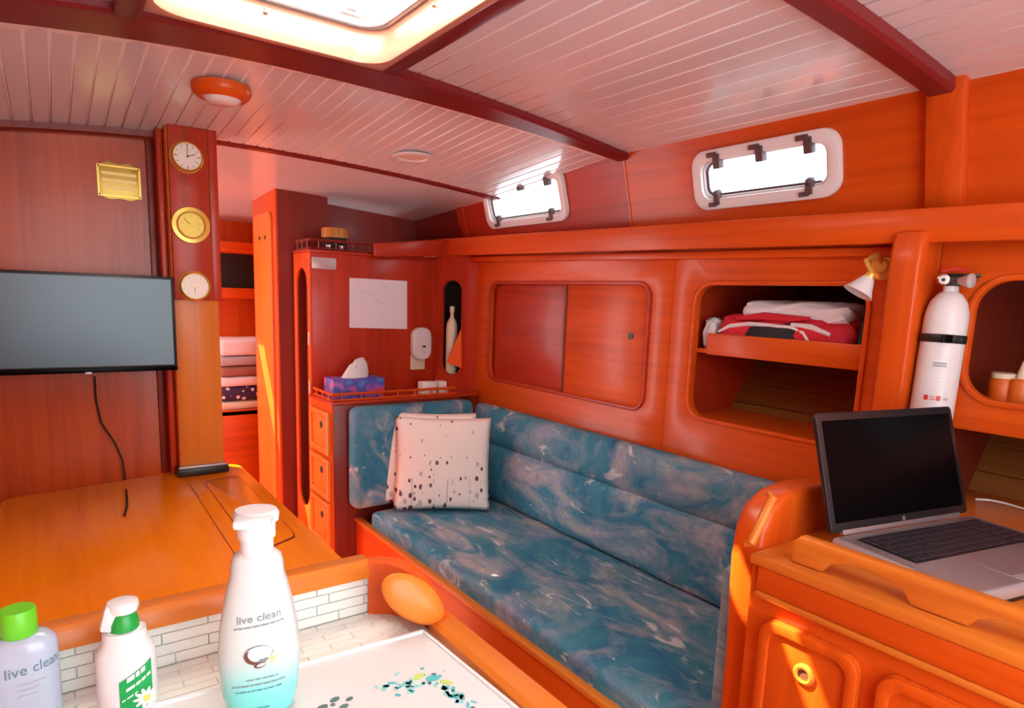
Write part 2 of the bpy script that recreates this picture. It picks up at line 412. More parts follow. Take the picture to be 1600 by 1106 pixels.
# --- beams
def beam(name, y0, y1, x0, x1, dep, mat, n=30, top=.03, taper=0):
    bm = bmesh.new(); R = []
    for i in range(n+1):
        x = x0+(x1-x0)*i/n; z = zb(x, (y0+y1)/2); b = .008; ya = y0+taper*max(0, min(1, (x-.8)/.9))
        R.append([bm.verts.new(p) for p in ((x, ya, z+top), (x, ya, z+dep+b), (x, ya+b, z+dep), (x, y1-b, z+dep), (x, y1, z+dep+b), (x, y1, z+top))])
    for a, b in zip(R, R[1:]):
        for k in range(6): bm.faces.new((a[k], a[(k+1) % 6], b[(k+1) % 6], b[k]))
    bm.faces.new(R[0]); bm.faces.new(R[-1][::-1]); bmesh.ops.recalc_face_normals(bm, faces=bm.faces[:])
    return struct(obj(name, bm, mat))
beam('trim_1', 1.64, 1.80, -.7, 1.78, 0, 'beam_x', taper=.10)['label'] = 'varnished deck beam between hatch and forward ceiling'
beam('trim_2', .685, .748, -.7, 1.79, -.012, 'beam_x')['label'] = 'dark varnished deck beam over the navigation desk'
beam('trim_3', 2.60, 2.66, .50, 1.79, -.006, 'beam_x')['label'] = 'thin varnished beam above the forward doorway'
for k, (a, b) in enumerate(((HX1, HX1+.055), (HX0-.05, HX0))):
    o = struct(obj('trim_%d' % (4+k), mk_box(a, b, .75, 1.642, zb(a, 1.3)-.002, zb(a, 1.3)+.05, .006), 'beam_y'))
    o['label'] = ['varnished hatch carlin on the settee side', 'varnished hatch carlin on the galley side'][k]
# --- hatch
ht = thing('deck_hatch', 'frosted deck hatch with rounded wood liner in sunlit tone set between beams', 'hatch', ((HX0+HX1)/2, (HY0+HY1)/2, 1.985))
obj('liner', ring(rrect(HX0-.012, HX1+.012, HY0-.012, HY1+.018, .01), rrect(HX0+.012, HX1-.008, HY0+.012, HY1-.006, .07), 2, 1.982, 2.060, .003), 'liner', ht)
obj('hatch_frame', ring(rrect(HX0-.02, HX1+.02, HY0-.02, HY1+.02, .02), rrect(HX0+.03, HX1-.022, HY0+.03, HY1-.018, .06), 2, 2.061, 2.105, .003), 'white', ht)
# lens split in two; each half has a hole added for a sun patch
obj('lens', ring(rrect(HX0, HX1+.01, HY0, 1.40, .03), rrect(.365, .455, 1.328, 1.380, .006), 2, 2.108, 2.116), 'frosted', ht)
obj('lens', ring(rrect(HX0, HX1+.01, 1.401, HY1+.03, .03), rrect(.458, .528, 1.430, 1.505, .006), 2, 2.108, 2.116), 'frosted', ht)
obj('gasket', ring(rrect(HX0+.0285, HX1-.0205, HY0+.0285, HY1-.0165, .06), rrect(HX0+.0315, HX1-.0235, HY0+.0315, HY1-.0195, .06), 2, 2.058, 2.0625), 'dog', ht)
p = on(548, 15, 2, 2.09); obj('latch', merge(mk_box(p.x-.03, p.x+.03, p.y-.006, p.y+.006, 2.078, 2.088, .003), mk_box(p.x-.012, p.x+.012, p.y-.012, p.y+.012, 2.086, 2.1, .003)), 'plate_grey', ht)
for q in ((414, 19), (680, 8)):
    p = on(q[0], q[1], 1, HY1-.006) if q[0] < 600 else on(q[0], q[1], 0, HX1-.008)
    b = lathe([(.006, 0), (.006, .004), (.003, .007)], 12); xf(b, Matrix.Translation(p) @ (Matrix.Rotation(math.pi/2, 4, 'X') if q[0] < 600 else Matrix.Rotation(-math.pi/2, 4, 'Y'))); obj('screw', b, 'chrome', ht)

# --- right lining
wr = sroot('wall_right', (XW, 1.5, .4)); wr['label'] = 'varnished wood lining behind the settee with rounded cut-outs'
TH = .022
def zrail(y, t): return (1.575+.018*y if t == 0 else 1.655+.0205*y)
SL = (1.640, 2.672, 1.030, 1.488); OP = (.862, 1.422, 1.046, 1.488); RC = (.10, .612, 1.225, 1.502)
def plate(y0, y1, z0, z1, cut=None, r=.05, mat='wood_y', par=wr, name='panel'):
    out = [(y0, z0), (y1, z0), (y1, z1), (y0, z1)]
    b = prism(out, 0, XW, XW+TH) if cut is None else ring(out, rrect(cut[0], cut[1], cut[2], cut[3], r), 0, XW, XW+TH, .004)
    return obj(name, b, mat, par)
plate(1.53, 2.80, .3, 1.66, SL, .05)
plate(.70, 1.53, .3, 1.66, OP, .06)
plate(-.6, .70, 1.145, 1.66, RC, .07)
# raised bead around each cut-out
for c, r in ((SL, .05), (OP, .06), (RC, .07)):
    obj('bead', ring(rrect(c[0]-.014, c[1]+.014, c[2]-.014, c[3]+.014, r+.014), rrect(c[0], c[1], c[2], c[3], r), 0, XW-.007, XW+.004, .003), 'red_y' if c is SL else 'wood_y', wr)
# corner panel with the tall slot
CA, CB = Vector((1.685, 3.03, 0)), Vector((XW, 2.79, 0))
cu = (CB-CA).normalized(); cn = Vector((-cu.y, cu.x, 0))   # outward normal (away from camera side)
if cn.dot(Vector((1, 1, 0))) < 0: cn = -cn
def crn(px, py):
    p = onpl(px, py, CA, cn); return ((p-CA).dot(cu), p.z)
s0, s1 = crn(691, 500)[0], crn(721, 500)[0]; w = (CB-CA).length
Mc = Matrix(((cn.x, cu.x, 0, CA.x), (cn.y, cu.y, 0, CA.y), (0, 0, 1, 0), (0, 0, 0, 1)))
slot = rrect(s0, s1, crn(705, 585)[1], crn(705, 438)[1], (s1-s0)*.48)
obj('panel', xf(ring([(0, .3), (w, .3), (w, 1.70), (0, 1.70)], slot, 0, 0, .02, .003), Mc), 'red_z', wr)
obj('bead', xf(ring(rrect(s0-.006, s1+.006, crn(705, 585)[1]-.006, crn(705, 438)[1]+.006, (s1-s0)*.5), slot, 0, -.004, .003, .002), Mc), 'red_z', wr)
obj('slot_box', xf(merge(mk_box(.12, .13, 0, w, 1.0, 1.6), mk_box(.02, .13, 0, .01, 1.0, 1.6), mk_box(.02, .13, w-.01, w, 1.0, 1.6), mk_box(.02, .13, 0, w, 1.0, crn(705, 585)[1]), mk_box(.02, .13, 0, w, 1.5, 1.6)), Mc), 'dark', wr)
# hull ceiling behind the openings : planks one by one
back = sroot('wall_outboard', (2.1, 1.0, .9)); back['label'] = 'planked hull lining seen inside the open lockers'
for k in range(9):
    z = .93+k*.066
    b = xf(mk_box(-.01, .01, -.6, 1.50, -.0415, .0415, .003, 1), Matrix.Translation((2.04+.8*(z-.93), 0, z+.033)) @ Matrix.Rotation(math.atan(.8), 4, 'Y'))
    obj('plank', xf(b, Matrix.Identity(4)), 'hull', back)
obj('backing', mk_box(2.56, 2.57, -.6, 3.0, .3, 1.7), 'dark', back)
# interior boxes of lockers
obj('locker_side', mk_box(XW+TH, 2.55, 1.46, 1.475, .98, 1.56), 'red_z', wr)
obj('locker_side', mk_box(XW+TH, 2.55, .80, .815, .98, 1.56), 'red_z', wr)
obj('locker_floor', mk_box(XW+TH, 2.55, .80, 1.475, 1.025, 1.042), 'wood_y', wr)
obj('locker_top', mk_box(XW+TH, 2.55, -.6, 1.475, 1.545, 1.56), 'dark_y', wr)  # dark wood puts the shade at the locker top into its colour
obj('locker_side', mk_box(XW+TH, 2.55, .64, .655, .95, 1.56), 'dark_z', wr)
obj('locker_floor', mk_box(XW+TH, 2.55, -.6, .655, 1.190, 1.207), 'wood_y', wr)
# sliding doors inside the first cut-out
for k, (a, b, m) in enumerate(((2.10, 2.72, 'red_y'), (1.60, 2.115, 'wood_y'))):
    d = obj('sliding_door', mk_box(XW+.014+.012*(1-k), XW+.025+.012*(1-k), a, b, 1.0, 1.52, .001), m, wr)
    if k:
        p = on(986, 525, 0, XW+.014)
        b2 = lathe([(.013, 0), (.013, .003), (.009, .003), (.008, .0012)], 20); xf(b2, Matrix.Translation(p) @ Matrix.Rotation(-math.pi/2, 4, 'Y')); obj('finger_pull', b2, 'black', d)
    else: obj('edge_strip', mk_box(XW+.010, XW+.015, 2.112, 2.124, 1.0, 1.52), 'dark_z', d)
# shelf board in open locker
shf = obj('shelf', mk_box(XW+.022, 2.26, .80, 1.475, 1.262, 1.276), 'wood_y', wr)
obj('shelf_lip', mk_box(XW+.020, XW+.034, .815, 1.385, 1.258, 1.330, .003), 'wood_y', shf)
# rail + side shelf
def rail(name, x0, x1, f0, f1, y0, y1, mat, bev=.006):
    bm = bmesh.new(); V = [[bm.verts.new((x, y, z)) for x, z in ((x0, f0(y)), (x1, f0(y)), (x1, f1(y)), (x0, f1(y)))] for y in (y0, y1)]
    for k in range(4): bm.faces.new((V[0][k], V[0][(k+1) % 4], V[1][(k+1) % 4], V[1][k]))
    bm.faces.new(V[0]); bm.faces.new(V[1]); bmesh.ops.recalc_face_normals(bm, faces=bm.faces[:])
    if bev: bmesh.ops.bevel(bm, geom=bm.edges[:], offset=bev, segments=2, affect='EDGES', profile=.5)
    return obj(name, bm, mat)
r = struct(rail('trim_6', 1.72, 1.742, lambda y: zrail(y, 0), lambda y: zrail(y, 1), -.6, 3.72, 'wood_y')); r['label'] = 'long varnished shelf rail running under the windows'
r2 = struct(rail('trim_7', 1.741, 1.86, lambda y: zrail(y, 0)+.004, lambda y: zrail(y, 1)-.03, -.6, 3.72, 'wood_y', 0)); r2['label'] = 'narrow varnished side shelf behind the rail'
A0, A1, B0, B1 = on(585, 380, 1, 2.985), on(585, 401, 1, 2.985), on(697, 374, 1, 2.985), on(697, 401, 1, 2.985)
bm = bmesh.new(); V = [[bm.verts.new((p.x, y, p.z)) for p in (A0, A1, B1, B0)] for y in (2.985, 3.012)]
for k in range(4): bm.faces.new((V[0][k], V[0][(k+1) % 4], V[1][(k+1) % 4], V[1][k]))
bm.faces.new(V[0]); bm.faces.new(V[1]); bmesh.ops.recalc_face_normals(bm, faces=bm.faces[:]); bmesh.ops.bevel(bm, geom=bm.edges[:], offset=.006, segments=2, affect='EDGES', profile=.5)
struct(obj('trim_13', bm, 'red_x'), 'varnished return of the shelf rail across the forward locker')
r3 = struct(rail('trim_8', 1.775, 1.80, lambda y: 1.548+.018*y, lambda y: 1.572+.018*y, .78, 3.0, 'wood_y', .004)); r3['label'] = 'small varnished cleat under the shelf rail'
# --- cabin side (leans inboard) with ports
dS = Vector((-.07, 0, .251)).normalized(); PS = Vector((1.82, 0, 1.697)); nS = Vector((dS.z, 0, -dS.x))
Ms = Matrix(((nS.x, 0, dS.x, PS.x), (0, 1, 0, 0), (nS.z, 0, dS.z, PS.z), (0, 0, 0, 1)))   # local (n, y, s)
def cs(px, py):
    p = onpl(px, py, PS, nS); return (p.y, (p-PS).dot(dS))
ws = sroot('wall_side', (1.8, 1.5, 1.65)); ws['label'] = 'varnished cabin side with two opening ports'
def wbox(a, b, c, d):
    A, B, C, D = cs(*a), cs(*b), cs(*c), cs(*d)   # TL TR BR BL
    return (min((B[0]+C[0])/2, (A[0]+D[0])/2), max((B[0]+C[0])/2, (A[0]+D[0])/2), (C[1]+D[1])/2, (A[1]+B[1])/2)
WB = wbox((1086, 236), (1315, 197), (1319, 306), (1089, 329)); WS_ = wbox((756, 283), (884, 266), (889, 345), (764, 357))
for (a, b, cut, m) in ((1.765, 2.93, WS_, 'red_y'), (-.6, 1.765, WB, 'wood_y')):
    o = [(a, -.09), (b, -.09), (b, .34), (a, .34)]
    c = cut; i = .018
    obj('panel', xf(ring(o, rrect(c[0]+i, c[1]-i, c[2]+i, c[3]-i, .05), 0, 0, .02), Ms), m, ws)
obj('panel', xf(prism([(2.93, -.09), (4.5, -.09), (4.5, .40), (2.93, .40)], 0, 0, .02), Ms), 'dark_y', ws)
obj('seam_strip', xf(mk_box(-.003, .001, 1.760, 1.768, -.06, .30), Ms), 'wood_z', ws)
obj('rib', xf(mk_box(-.010, .001, 2.90, 2.965, -.06, .34, .003), Ms), 'red_z', ws)
a, b = cs(1455, 200)[0], cs(1516, 200)[0]
o = struct(obj('trim_9', xf(mk_box(-.035, .001, b, a, -.06, .285, .006), Ms), 'wood_z')); o['label'] = 'varnished cabin side post under the dark beam'
def port(idx, c, nm):
    y0, y1, s0, s1 = c; root = sroot(nm, Ms @ Vector((0, (y0+y1)/2, s0)))
    fr = .034*(1 if idx == 1 else .95); R = .052
    obj('frame', xf(ring(rrect(y0, y1, s0, s1, R), rrect(y0+fr, y1-fr, s0+fr, s1-fr, R*.62), 0, -.018, .03, .004), Ms), 'frame_white', root)
    obj('inner_frame', xf(ring(rrect(y0+fr-.004, y1-fr+.004, s0+fr-.004, s1-fr+.004, R*.62), rrect(y0+fr+.009, y1-fr-.006, s0+fr+.007, s1-fr-.004, R*.5), 0, -.006, .03, .002), Ms), 'bright_white', root)
    obj('pane', xf(prism(rrect(y0+fr+.003, y1-fr-.003, s0+fr+.003, s1-fr-.003, R*.5), 0, .012, .016), Ms), 'glass', root)
    # dark gasket seen along the bottom and one side
    gy0, gy1, gs0, gs1 = y0+fr+.010, y1-fr-.010, s0+fr+.010, s1-fr-.008
    pts = [(.006, gy0+.02, gs0)]+[(.006, gy1-.028+.028*math.sin(t), gs0+.028-.028*math.cos(t)) for t in [k*math.pi/12 for k in range(7)]]+[(.006, gy1-.028+.028*math.cos(t), gs1-.028+.028*math.sin(t)) for t in [k*math.pi/12 for k in range(7)]]
    obj('gasket', xf(tube(pts, .0042, 6), Ms), 'dog', root)
    for k, fy in enumerate((.14, .5, .86)):
        yy = y1-fr-(y1-y0-2*fr)*fy
        obj('hinge', xf(merge(mk_box(-.026, -.016, yy-.008, yy+.026, s1-fr*.62-.002, s1-fr*.62+.013, .002), mk_box(-.024, .004, yy-.018, yy+.006, s1-fr-.026, s1-fr*.62+.006, .003)), Ms), 'dog', root)
    for fy in (.13, .87):
        yy = y1-fr-(y1-y0-2*fr)*fy
        bb = lathe([(.011, 0), (.012, .01), (.009, .022), (.005, .026)], 12); xf(bb, Matrix.Translation((-.002, yy, s0+fr+.016)) @ Matrix.Rotation(-math.pi/2, 4, 'Y'))
        obj('dog', xf(merge(bb, mk_box(-.024, .0, yy-.010, yy+.010, s0+fr-.020, s0+fr+.018, .003), mk_box(-.026, -.016, yy+.000, yy+.028, s0+fr-.024, s0+fr-.010, .002)), Ms), 'dog', root)
    return root
port(1, WB, 'window_1')['label'] = 'large white-framed opening port beside the cabin side post'
port(2, WS_, 'window_2')['label'] = 'smaller white-framed opening port further forward'
# --- left, forward shell
YB = 2.62
wb = sroot('wall_back', (.6, -.62, 0)); wb['label'] = 'aft bulkhead with the wide companionway opening'
for a, b, c, d in ((-.75, -.15, 0, 2.02), (1.15, 2.2, 0, 2.02), (-.15, 1.15, 0, .45)):
    obj('panel', mk_box(a, b, -.64, -.62, c, d), 'wood_z', wb)
wl = struct(obj('wall_left', mk_box(-.75, -.72, -.62, 3.65, 0, 2.0), 'wood_y'), 'varnished galley side wall')
wf = sroot('wall_forward', (0, YB, 0)); wf['label'] = 'main bulkhead of grained varnished wood behind the television'
obj('panel', mk_box(-.72, .40, YB, YB+.02, 0, 1.96), 'panel_bulk', wf)
o = struct(obj('trim_10', mk_box(.345, .366, YB-.075, YB+.02, .74, 1.94, .004), 'red_z'), 'narrow varnished stile between bulkhead panel and clock post')
o = beam('trim_11', YB-.03, YB, -.72, .345, -.028, 'dark_x', top=.0); o['label'] = 'dark strip coloured as the shadow line along the bulkhead top'  # shadow line under the ceiling done as a dark-coloured strip
obj('band', mk_box(.322, .345, YB-.012, YB, .74, 1.93, .002), 'dark_z', wf)  # dark strip colours in the shadow gap beside the bulkhead panel
wv = sroot('wall_bow', (.9, 4.3, 0)); wv['label'] = 'forward end of the berth cabin with shelves'
obj('panel', mk_box(-.7, 2.1, 4.45, 4.47, 0, 2.0), 'wood_z', wv)
obj('panel', mk_box(1.18, 1.2, 3.6, 4.45, 0, 2.0), 'wood_z', wv)
for q0, q1 in ((378, 395), (450, 466)):
    z1, z0 = on(370, q0, 1, 4.2).z, on(370, q1, 1, 4.2).z
    obj('shelf', mk_box(.6, 1.18, 4.2, 4.45, z0, z1, .004), 'wood_x', wv)
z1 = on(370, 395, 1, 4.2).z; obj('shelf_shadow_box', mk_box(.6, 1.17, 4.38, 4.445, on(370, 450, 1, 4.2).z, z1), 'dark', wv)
zt = on(380, 640, 1, 3.95).z
obj('berth_front', mk_box(.5, 1.18, 3.95, 3.97, 0, zt, .004), 'wood_x', wv)
obj('berth_top', mk_box(.5, 1.18, 3.95, 4.45, zt-.03, zt-.008), 'wood_x', wv)
# ================================================================== BIG FURNITURE
# --- clock post
cp = thing('mast_post', 'varnished square post carrying three brass instruments above the table', 'post', (.44, 2.54, .75))
obj('post', mk_box(.367, .515, 2.502, 2.60, .75, 1.955, .005), 'honey_z', cp)
obj('instrument_board', mk_box(.372, .492, 2.488, 2.503, 1.375, 1.95, .003), 'red_z', cp)
obj('side_stile', mk_box(.496, .525, 2.495, 2.61, 1.375, 1.965, .003), 'red_z', cp)
ft = obj('foot', mk_box(.355, .525, 2.475, 2.61, .752, .778, .003), 'black', cp)
obj('foot_plate', mk_box(.36, .518, 2.478, 2.50, .7785, .786, .002), 'silver_light', cp)
def instrument(px, py, rx, label, kind):
    c = on(px, py, 1, 2.4875); R = rx
    t = thing('brass_clock' if kind == 0 else 'brass_barometer', label, 'clock' if kind == 0 else 'barometer', c)
    rot = Matrix.Translation(c) @ Matrix.Rotation(math.pi/2, 4, 'X')
    if kind == 1: prof = [(R, 0), (R, .006), (R*.97, .010), (R*.76, .012), (R*.74, .022), (R*.68, .024), (R*.66, .010)]; fr = R*.66; fz = .010
    else: prof = [(R, 0), (R, .005), (R*.93, .008), (R*.90, .026), (R*.86, .030), (R*.82, .028), (R*.81, .022)]; fr = R*.81; fz = .022
    obj('case', xf(lathe(prof, 40), rot), 'brass', t)
    d = obj('dial', xf(lathe([(fr, fz-.002), (fr, fz+.0005)], 40), rot), 'brass_face' if kind == 1 else 'dial', t)
    def bar(ang, r0, r1, wd, m, z):
        b = mk_box(-wd/2, wd/2, r0, r1, z, z+.0008); xf(b, rot @ Matrix.Rotation(-ang, 4, 'Z')); return obj('hand' if wd < .003 and r0 < .01 else 'mark', b, m, d)
    z = fz+.0008
    if kind == 0:
        for k in range(12): bar(k*math.pi/6, fr*.74, fr*(.9 if k % 3 else .94), .0016 if k % 3 else .0026, 'black', z)
        bar(0, -.004, fr*.72, .0018, 'black', z+.001); bar(math.radians(68), -.004, fr*.62, .0022, 'black', z+.002)
    elif kind == 1:
        for k in range(7): bar(math.radians(-120+40*k), fr*.6, fr*.85, .0016, 'amber', z)
        bar(math.radians(-50), -.006, fr*.7, .002, 'coco', z+.001)
    else:
        for k in range(9): bar(math.radians(-140+35*k), fr*.78, fr*.9, .001, 'ink_grey', z)
        bar(math.radians(182), -.004, fr*.55, .0018, 'ink_grey', z+.001)
    obj('cap', xf(lathe([(.003, z), (.003, z+.0035)], 12), rot), 'black' if kind == 0 else 'brass', d)
instrument(291, 246, .052, 'round brass clock with white dial at the top of the post', 0)
instrument(298, 352, .061, 'wide brass bezel barometer with golden dial on the post', 1)
instrument(303, 447, .052, 'brass barometer with plain white dial beside the television corner', 2)
# --- TV
tv = thing('television', 'flat black television mounted on the bulkhead', 'television', (.09, 2.5, 1.13))
z0, z1 = 1.138, 1.452
obj('body', mk_box(-.20, .366, 2.448, 2.475, z0, z1, .004), 'black', tv)
obj('screen', mk_box(-.19, .356, 2.4465, 2.449, z0+.020, z1-.010), 'tv_screen', tv)
obj('bracket', mk_box(.0, .18, 2.475, YB, 1.22, 1.36, .004), 'black', tv)
obj('bezel_strip', mk_box(-.20, .366, 2.444, 2.450, z0, z0+.014, .002), 'black_gloss', tv)
obj('sensor', mk_box(.10, .118, 2.4425, 2.4445, z0-.004, z0+.003, .001), 'silver_light', tv)
cab = [on(148, 588, 1, 2.60), on(150, 625, 1, 2.605), on(158, 660, 1, 2.605), on(180, 692, 1, 2.605), on(192, 720, 1, 2.605), on(196, 752, 1, 2.60)]
e = on(198, 772, 2, .757); cab += [e, on(199, 790, 2, .757), on(194, 805, 2, .757)]
tag(obj('power_cable', tube(cab, .0035, 6), 'dark'), 'thin dark cable hanging from television down onto the table', 'cable')
# --- plaque
pl = thing('brass_plaque', 'ornate brass nameplate screwed to the bulkhead above the television', 'plaque', on(186, 312, 1, YB-.002))
A, B = on(150, 255, 1, YB-.002), on(221, 312, 1, YB-.002); x0, x1, zz0, zz1 = A.x, B.x, B.z, A.z
mx = (x0+x1)/2; hw = (x1-x0)/2; out = []
for k in range(25):
    t = k/24; out.append((x0+(x1-x0)*t, zz1+.010*math.sin(math.pi*t)-.004*math.cos(4*math.pi*t)))
for k in range(25):
    t = 1-k/24; out.append((x0+(x1-x0)*t, zz0-.008*math.sin(math.pi*t)+.003*math.cos(4*math.pi*t)))
obj('plate', prism(out[::-1], 1, YB-.004, YB, .001), 'brass_face', pl)
obj('border', ring([(x0, zz0), (x1, zz0), (x1, zz1), (x0, zz1)], [(x0+.006, zz0+.006), (x1-.006, zz0+.006), (x1-.006, zz1-.006), (x0+.006, zz1-.006)], 1, YB-.0065, YB-.003), 'brass', pl)
for f in (.30, .52, .74): obj('engraved_line', mk_box(x0+.012, x1-.012, YB-.0068, YB-.003, zz0+(zz1-zz0)*f-.006, zz0+(zz1-zz0)*f+.005), 'brass_light', pl)
for sx in (x0+.005, x1-.005):
    for sz in (zz0+.005, zz1-.005): obj('screw', xf(lathe([(.003, 0), (.002, .002)], 8), Matrix.Translation((sx, YB-.0065, sz)) @ Matrix.Rotation(math.pi/2, 4, 'X')), 'coco', pl)
# --- table
tb = thing('saloon_table', 'large varnished wooden table with inset lids in front of the post', 'table', (.22, 1.95, 0))
tp = [(-.16, 1.30), (.585, 1.30), (.585, 2.52)]+[(.585-.05+.05*math.cos(a), 2.55+.05*math.sin(a)) for a in (0, .5, 1.0, 1.57)]+[(.3, 2.56), (.0, 2.50)]+[(-.09+.05*math.cos(a), 2.44+.05*math.sin(a)) for a in (1.57, 2.2, 2.8, 3.3)]
obj('table_top', prism(tp, 2, .715, .75, .006), 'table', tb)
a, b = on(297, 758, 2, .75), on(364, 861, 2, .75)
dirn = (b-a).normalized(); e0 = a-dirn*.02; e1 = b+dirn*.55; nn = Vector((-dirn.y, dirn.x, 0))*.0011
obj('leaf_joint', prism([tuple((e0+nn)[:2]), tuple((e0-nn)[:2]), tuple((e1-nn)[:2]), tuple((e1+nn)[:2])], 2, .7495, .7504), 'dark_y', tb)
Q = [on(*q, 2, .75) for q in ((318, 752), (372, 742), (466, 838), (400, 866))]
def rquad(Q, f=.12, n=4):
    pts = []
    for i in range(4):
        p, c, nx = Q[i-1], Q[i], Q[(i+1) % 4]
        a = c+(p-c)*(f*.9); b = c+(nx-c)*f
        for k in range(n+1):
            t = k/n; v = a*(1-t)**2+c*2*t*(1-t)+b*t*t; pts.append((v.x, v.y))
    return pts
obj('lid_joint', prism(rquad(Q), 2, .7495, .7503), 'dark_y', tb)
cQ = sum(Q, Vector())/4
obj('lid', prism(rquad([cQ+(q-cQ)*.965 for q in Q]), 2, .7495, .7516, .0008), 'table', tb)
obj('pedestal', mk_box(.05, .40, 1.7, 2.3, 0, .716, .01), 'wood_z', tb)
obj('apron', mk_box(-.12, .54, 1.34, 2.46, .64, .716, .004), 'wood_y', tb)
# --- settee
st = thing('settee', 'built-in varnished settee base under the blue cushions', 'settee', (1.45, 1.7, 0))
FX = 1.146
obj('front_board', mk_box(FX-.022, FX, .76, 2.735, 0, .385, .004), 'wood_y', st)
obj('top_lip', mk_box(FX-.030, FX+.004, .76, 2.735, .372, .392, .005), 'honey_y', st)
obj('seat_panel', mk_box(FX, XW-.002, .76, 2.735, .31, .33), 'wood_y', st)
tag(obj('seat_cushion', cushion(FX-.002, 1.76, .80, 2.622, .332, .452, .025, (0, 0, .005), 20), 'fabric'), 'long blue floral seat cushion on the settee', 'cushion')
bc = thing('back_cushion', 'long blue floral backrest cushion with rolled top along the lining', 'cushion', (1.74, 1.7, .455))
def loftY(prof, y0, y1, n=40, amp=.004):
    bm = bmesh.new(); R = []
    for i in range(n+1):
        t = i/n; y = y0+(y1-y0)*t; e = min(1, min(t, 1-t)*n/2.2)**.5; sc = .75+.25*e
        cx = sum(p[0] for p in prof)/len(prof); cz = sum(p[1] for p in prof)/len(prof)
        wv_ = amp*math.sin(y*17)*math.sin(y*5+1)
        R.append([bm.verts.new((cx+(p[0]-cx)*sc+wv_*(1 if p[0] < cx else 0), y, cz+(p[1]-cz)*(.94+.06*e))) for p in prof])
    for a, b in zip(R, R[1:]):
        for k in range(len(prof)): bm.faces.new((a[k], a[(k+1) % len(prof)], b[(k+1) % len(prof)], b[k]))
    bm.faces.new(R[0]); bm.faces.new(R[-1][::-1]); bmesh.ops.recalc_face_normals(bm, faces=bm.faces[:]); return bm
def blob(x0, x1, z0, z1, p=2.8, n=28, lean=0):
    out = []
    for k in range(n):
        t = 2*math.pi*k/n; c, s = math.cos(t), math.sin(t)
        zz = math.copysign(abs(s)**(2/p), s)
        out.append(((x0+x1)/2+(x1-x0)/2*math.copysign(abs(c)**(2/p), c)+lean*zz, (z0+z1)/2+(z1-z0)/2*zz))
    return out
obj('lower_pad', loftY(blob(1.692, 1.795, .4575, .735, 3.6, lean=.004), .80, 2.67), 'fabric', bc)
obj('upper_roll', loftY(blob(1.700, 1.798, .722, .905, 2.6, lean=.004), .785, 2.67), 'fabric', bc)
fc = tag(obj('end_cushion', cushion(1.075, 1.70, 2.628, 2.722, .458, .922, .035, (0, .008, 0), 16), 'fabric'), 'upright blue floral cushion at the forward end of the settee', 'cushion')
tag(obj('arm_cushion', cushion(FX+.01, 1.69, .752, .795, .455, .865, .015, (0, .004, 0), 12), 'fabric_side'), 'thin pale blue bolster against the rounded settee arm', 'cushion')
# --- settee arm (end panel)
ar = thing('settee_partition', 'tall varnished end partition with curved top between settee and desk', 'partition', (1.45, .715, 0))
pr = [(on(1130, 1010, 1, .75).x, 0)]+[(q_.x, q_.z) for q_ in [on(*q, 1, .75) for q in ((1130, 1010), (1134, 930), (1138, 865), (1146, 818), (1160, 784), (1185, 760), (1215, 748))]]+[(XW, 1.035), (XW, 0)]
obj('panel', prism(pr, 1, .68, .75, .016, 4), 'wood_z', ar)
p0, p1 = on(1174, 848, 1, .674), on(1207, 778, 1, .674)
obj('slot_highlight', tube([p0+Vector((0, .012, -.006)), p0, p0.lerp(p1, .5)+Vector((-.004, -.003, .004)), p1, p1+Vector((.004, .012, .006))], [.006, .0085, .0095, .0085, .006], 12), 'honey_z', ar)  # capsule added to imitate the highlight on the lip of a slot
# --- navigation desk
NX = 1.09
nd = thing('navigation_desk', 'varnished navigation desk with paneled locker doors under the laptop', 'desk', (1.45, .2, 0))
obj('body', mk_box(NX, 1.80, -.55, .679, 0, .935), 'wood_y', nd)
obj('desk_top', mk_box(NX-.012, 2.10, -.55, .68, .932, .953, .005), 'honey_y', nd)
obj('drawer_face', mk_box(NX-.010, NX, -.55, .662, .884, .933, .004), 'wood_y', nd)
obj('moulding', mk_box(NX-.014, NX, -.55, .662, .872, .884, .004), 'honey_y', nd)
for k, (a, b) in enumerate(((.455, .640), (.20, .425), (-.05, .17))):
    d = obj('door', prism(rrect(a, b, .52, .842, .03), 0, NX-.012, NX, .003), 'wood_z', nd)
    obj('door_frame', ring(rrect(a, b, .52, .842, .035), rrect(a+.020, b-.020, .54, .822, .025), 0, NX-.021, NX-.011, .004), 'wood_z', d)
    if k == 0:
        p = on(1252, 1056, 0, NX-.022)
        bb = lathe([(.020, 0), (.020, .004), (.015, .007), (.011, .006), (.011, .001)], 24); xf(bb, Matrix.Translation(p+Vector((.010, 0, 0))) @ Matrix.Rotation(-math.pi/2, 4, 'Y')); q = obj('latch_ring', bb, 'honey_z', d)
        bb = lathe([(.0105, 0), (.0105, .0025)], 24); xf(bb, Matrix.Translation(p+Vector((.010, 0, 0))) @ Matrix.Rotation(-math.pi/2, 4, 'Y')); obj('latch_hole', bb, 'coco', d)
# fiddle hand rail
def scallop(y0, y1, z0, z1, cuts, h):
    pts = [(y0, z0)]
    for a, b in cuts:
        for k in range(13):
            t = k/12; ang = math.pi*t; pts.append((a+(b-a)*t, z0+h*min(1, math.sin(ang)**.45)))
    pts += [(y1, z0), (y1, z1-.012), (y1-.012, z1), (y0, z1)]
    return pts
fd = tag(obj('fiddle_rail', prism(scallop(-.5, .613, .9535, 1.006, [(-.36, -.20), (-.09, .06), (.165, .325), (.405, .555)], .032), 0, 1.105, 1.135, .006), 'honey_y'), 'varnished grab rail with long cut-outs along the desk edge', 'rail')
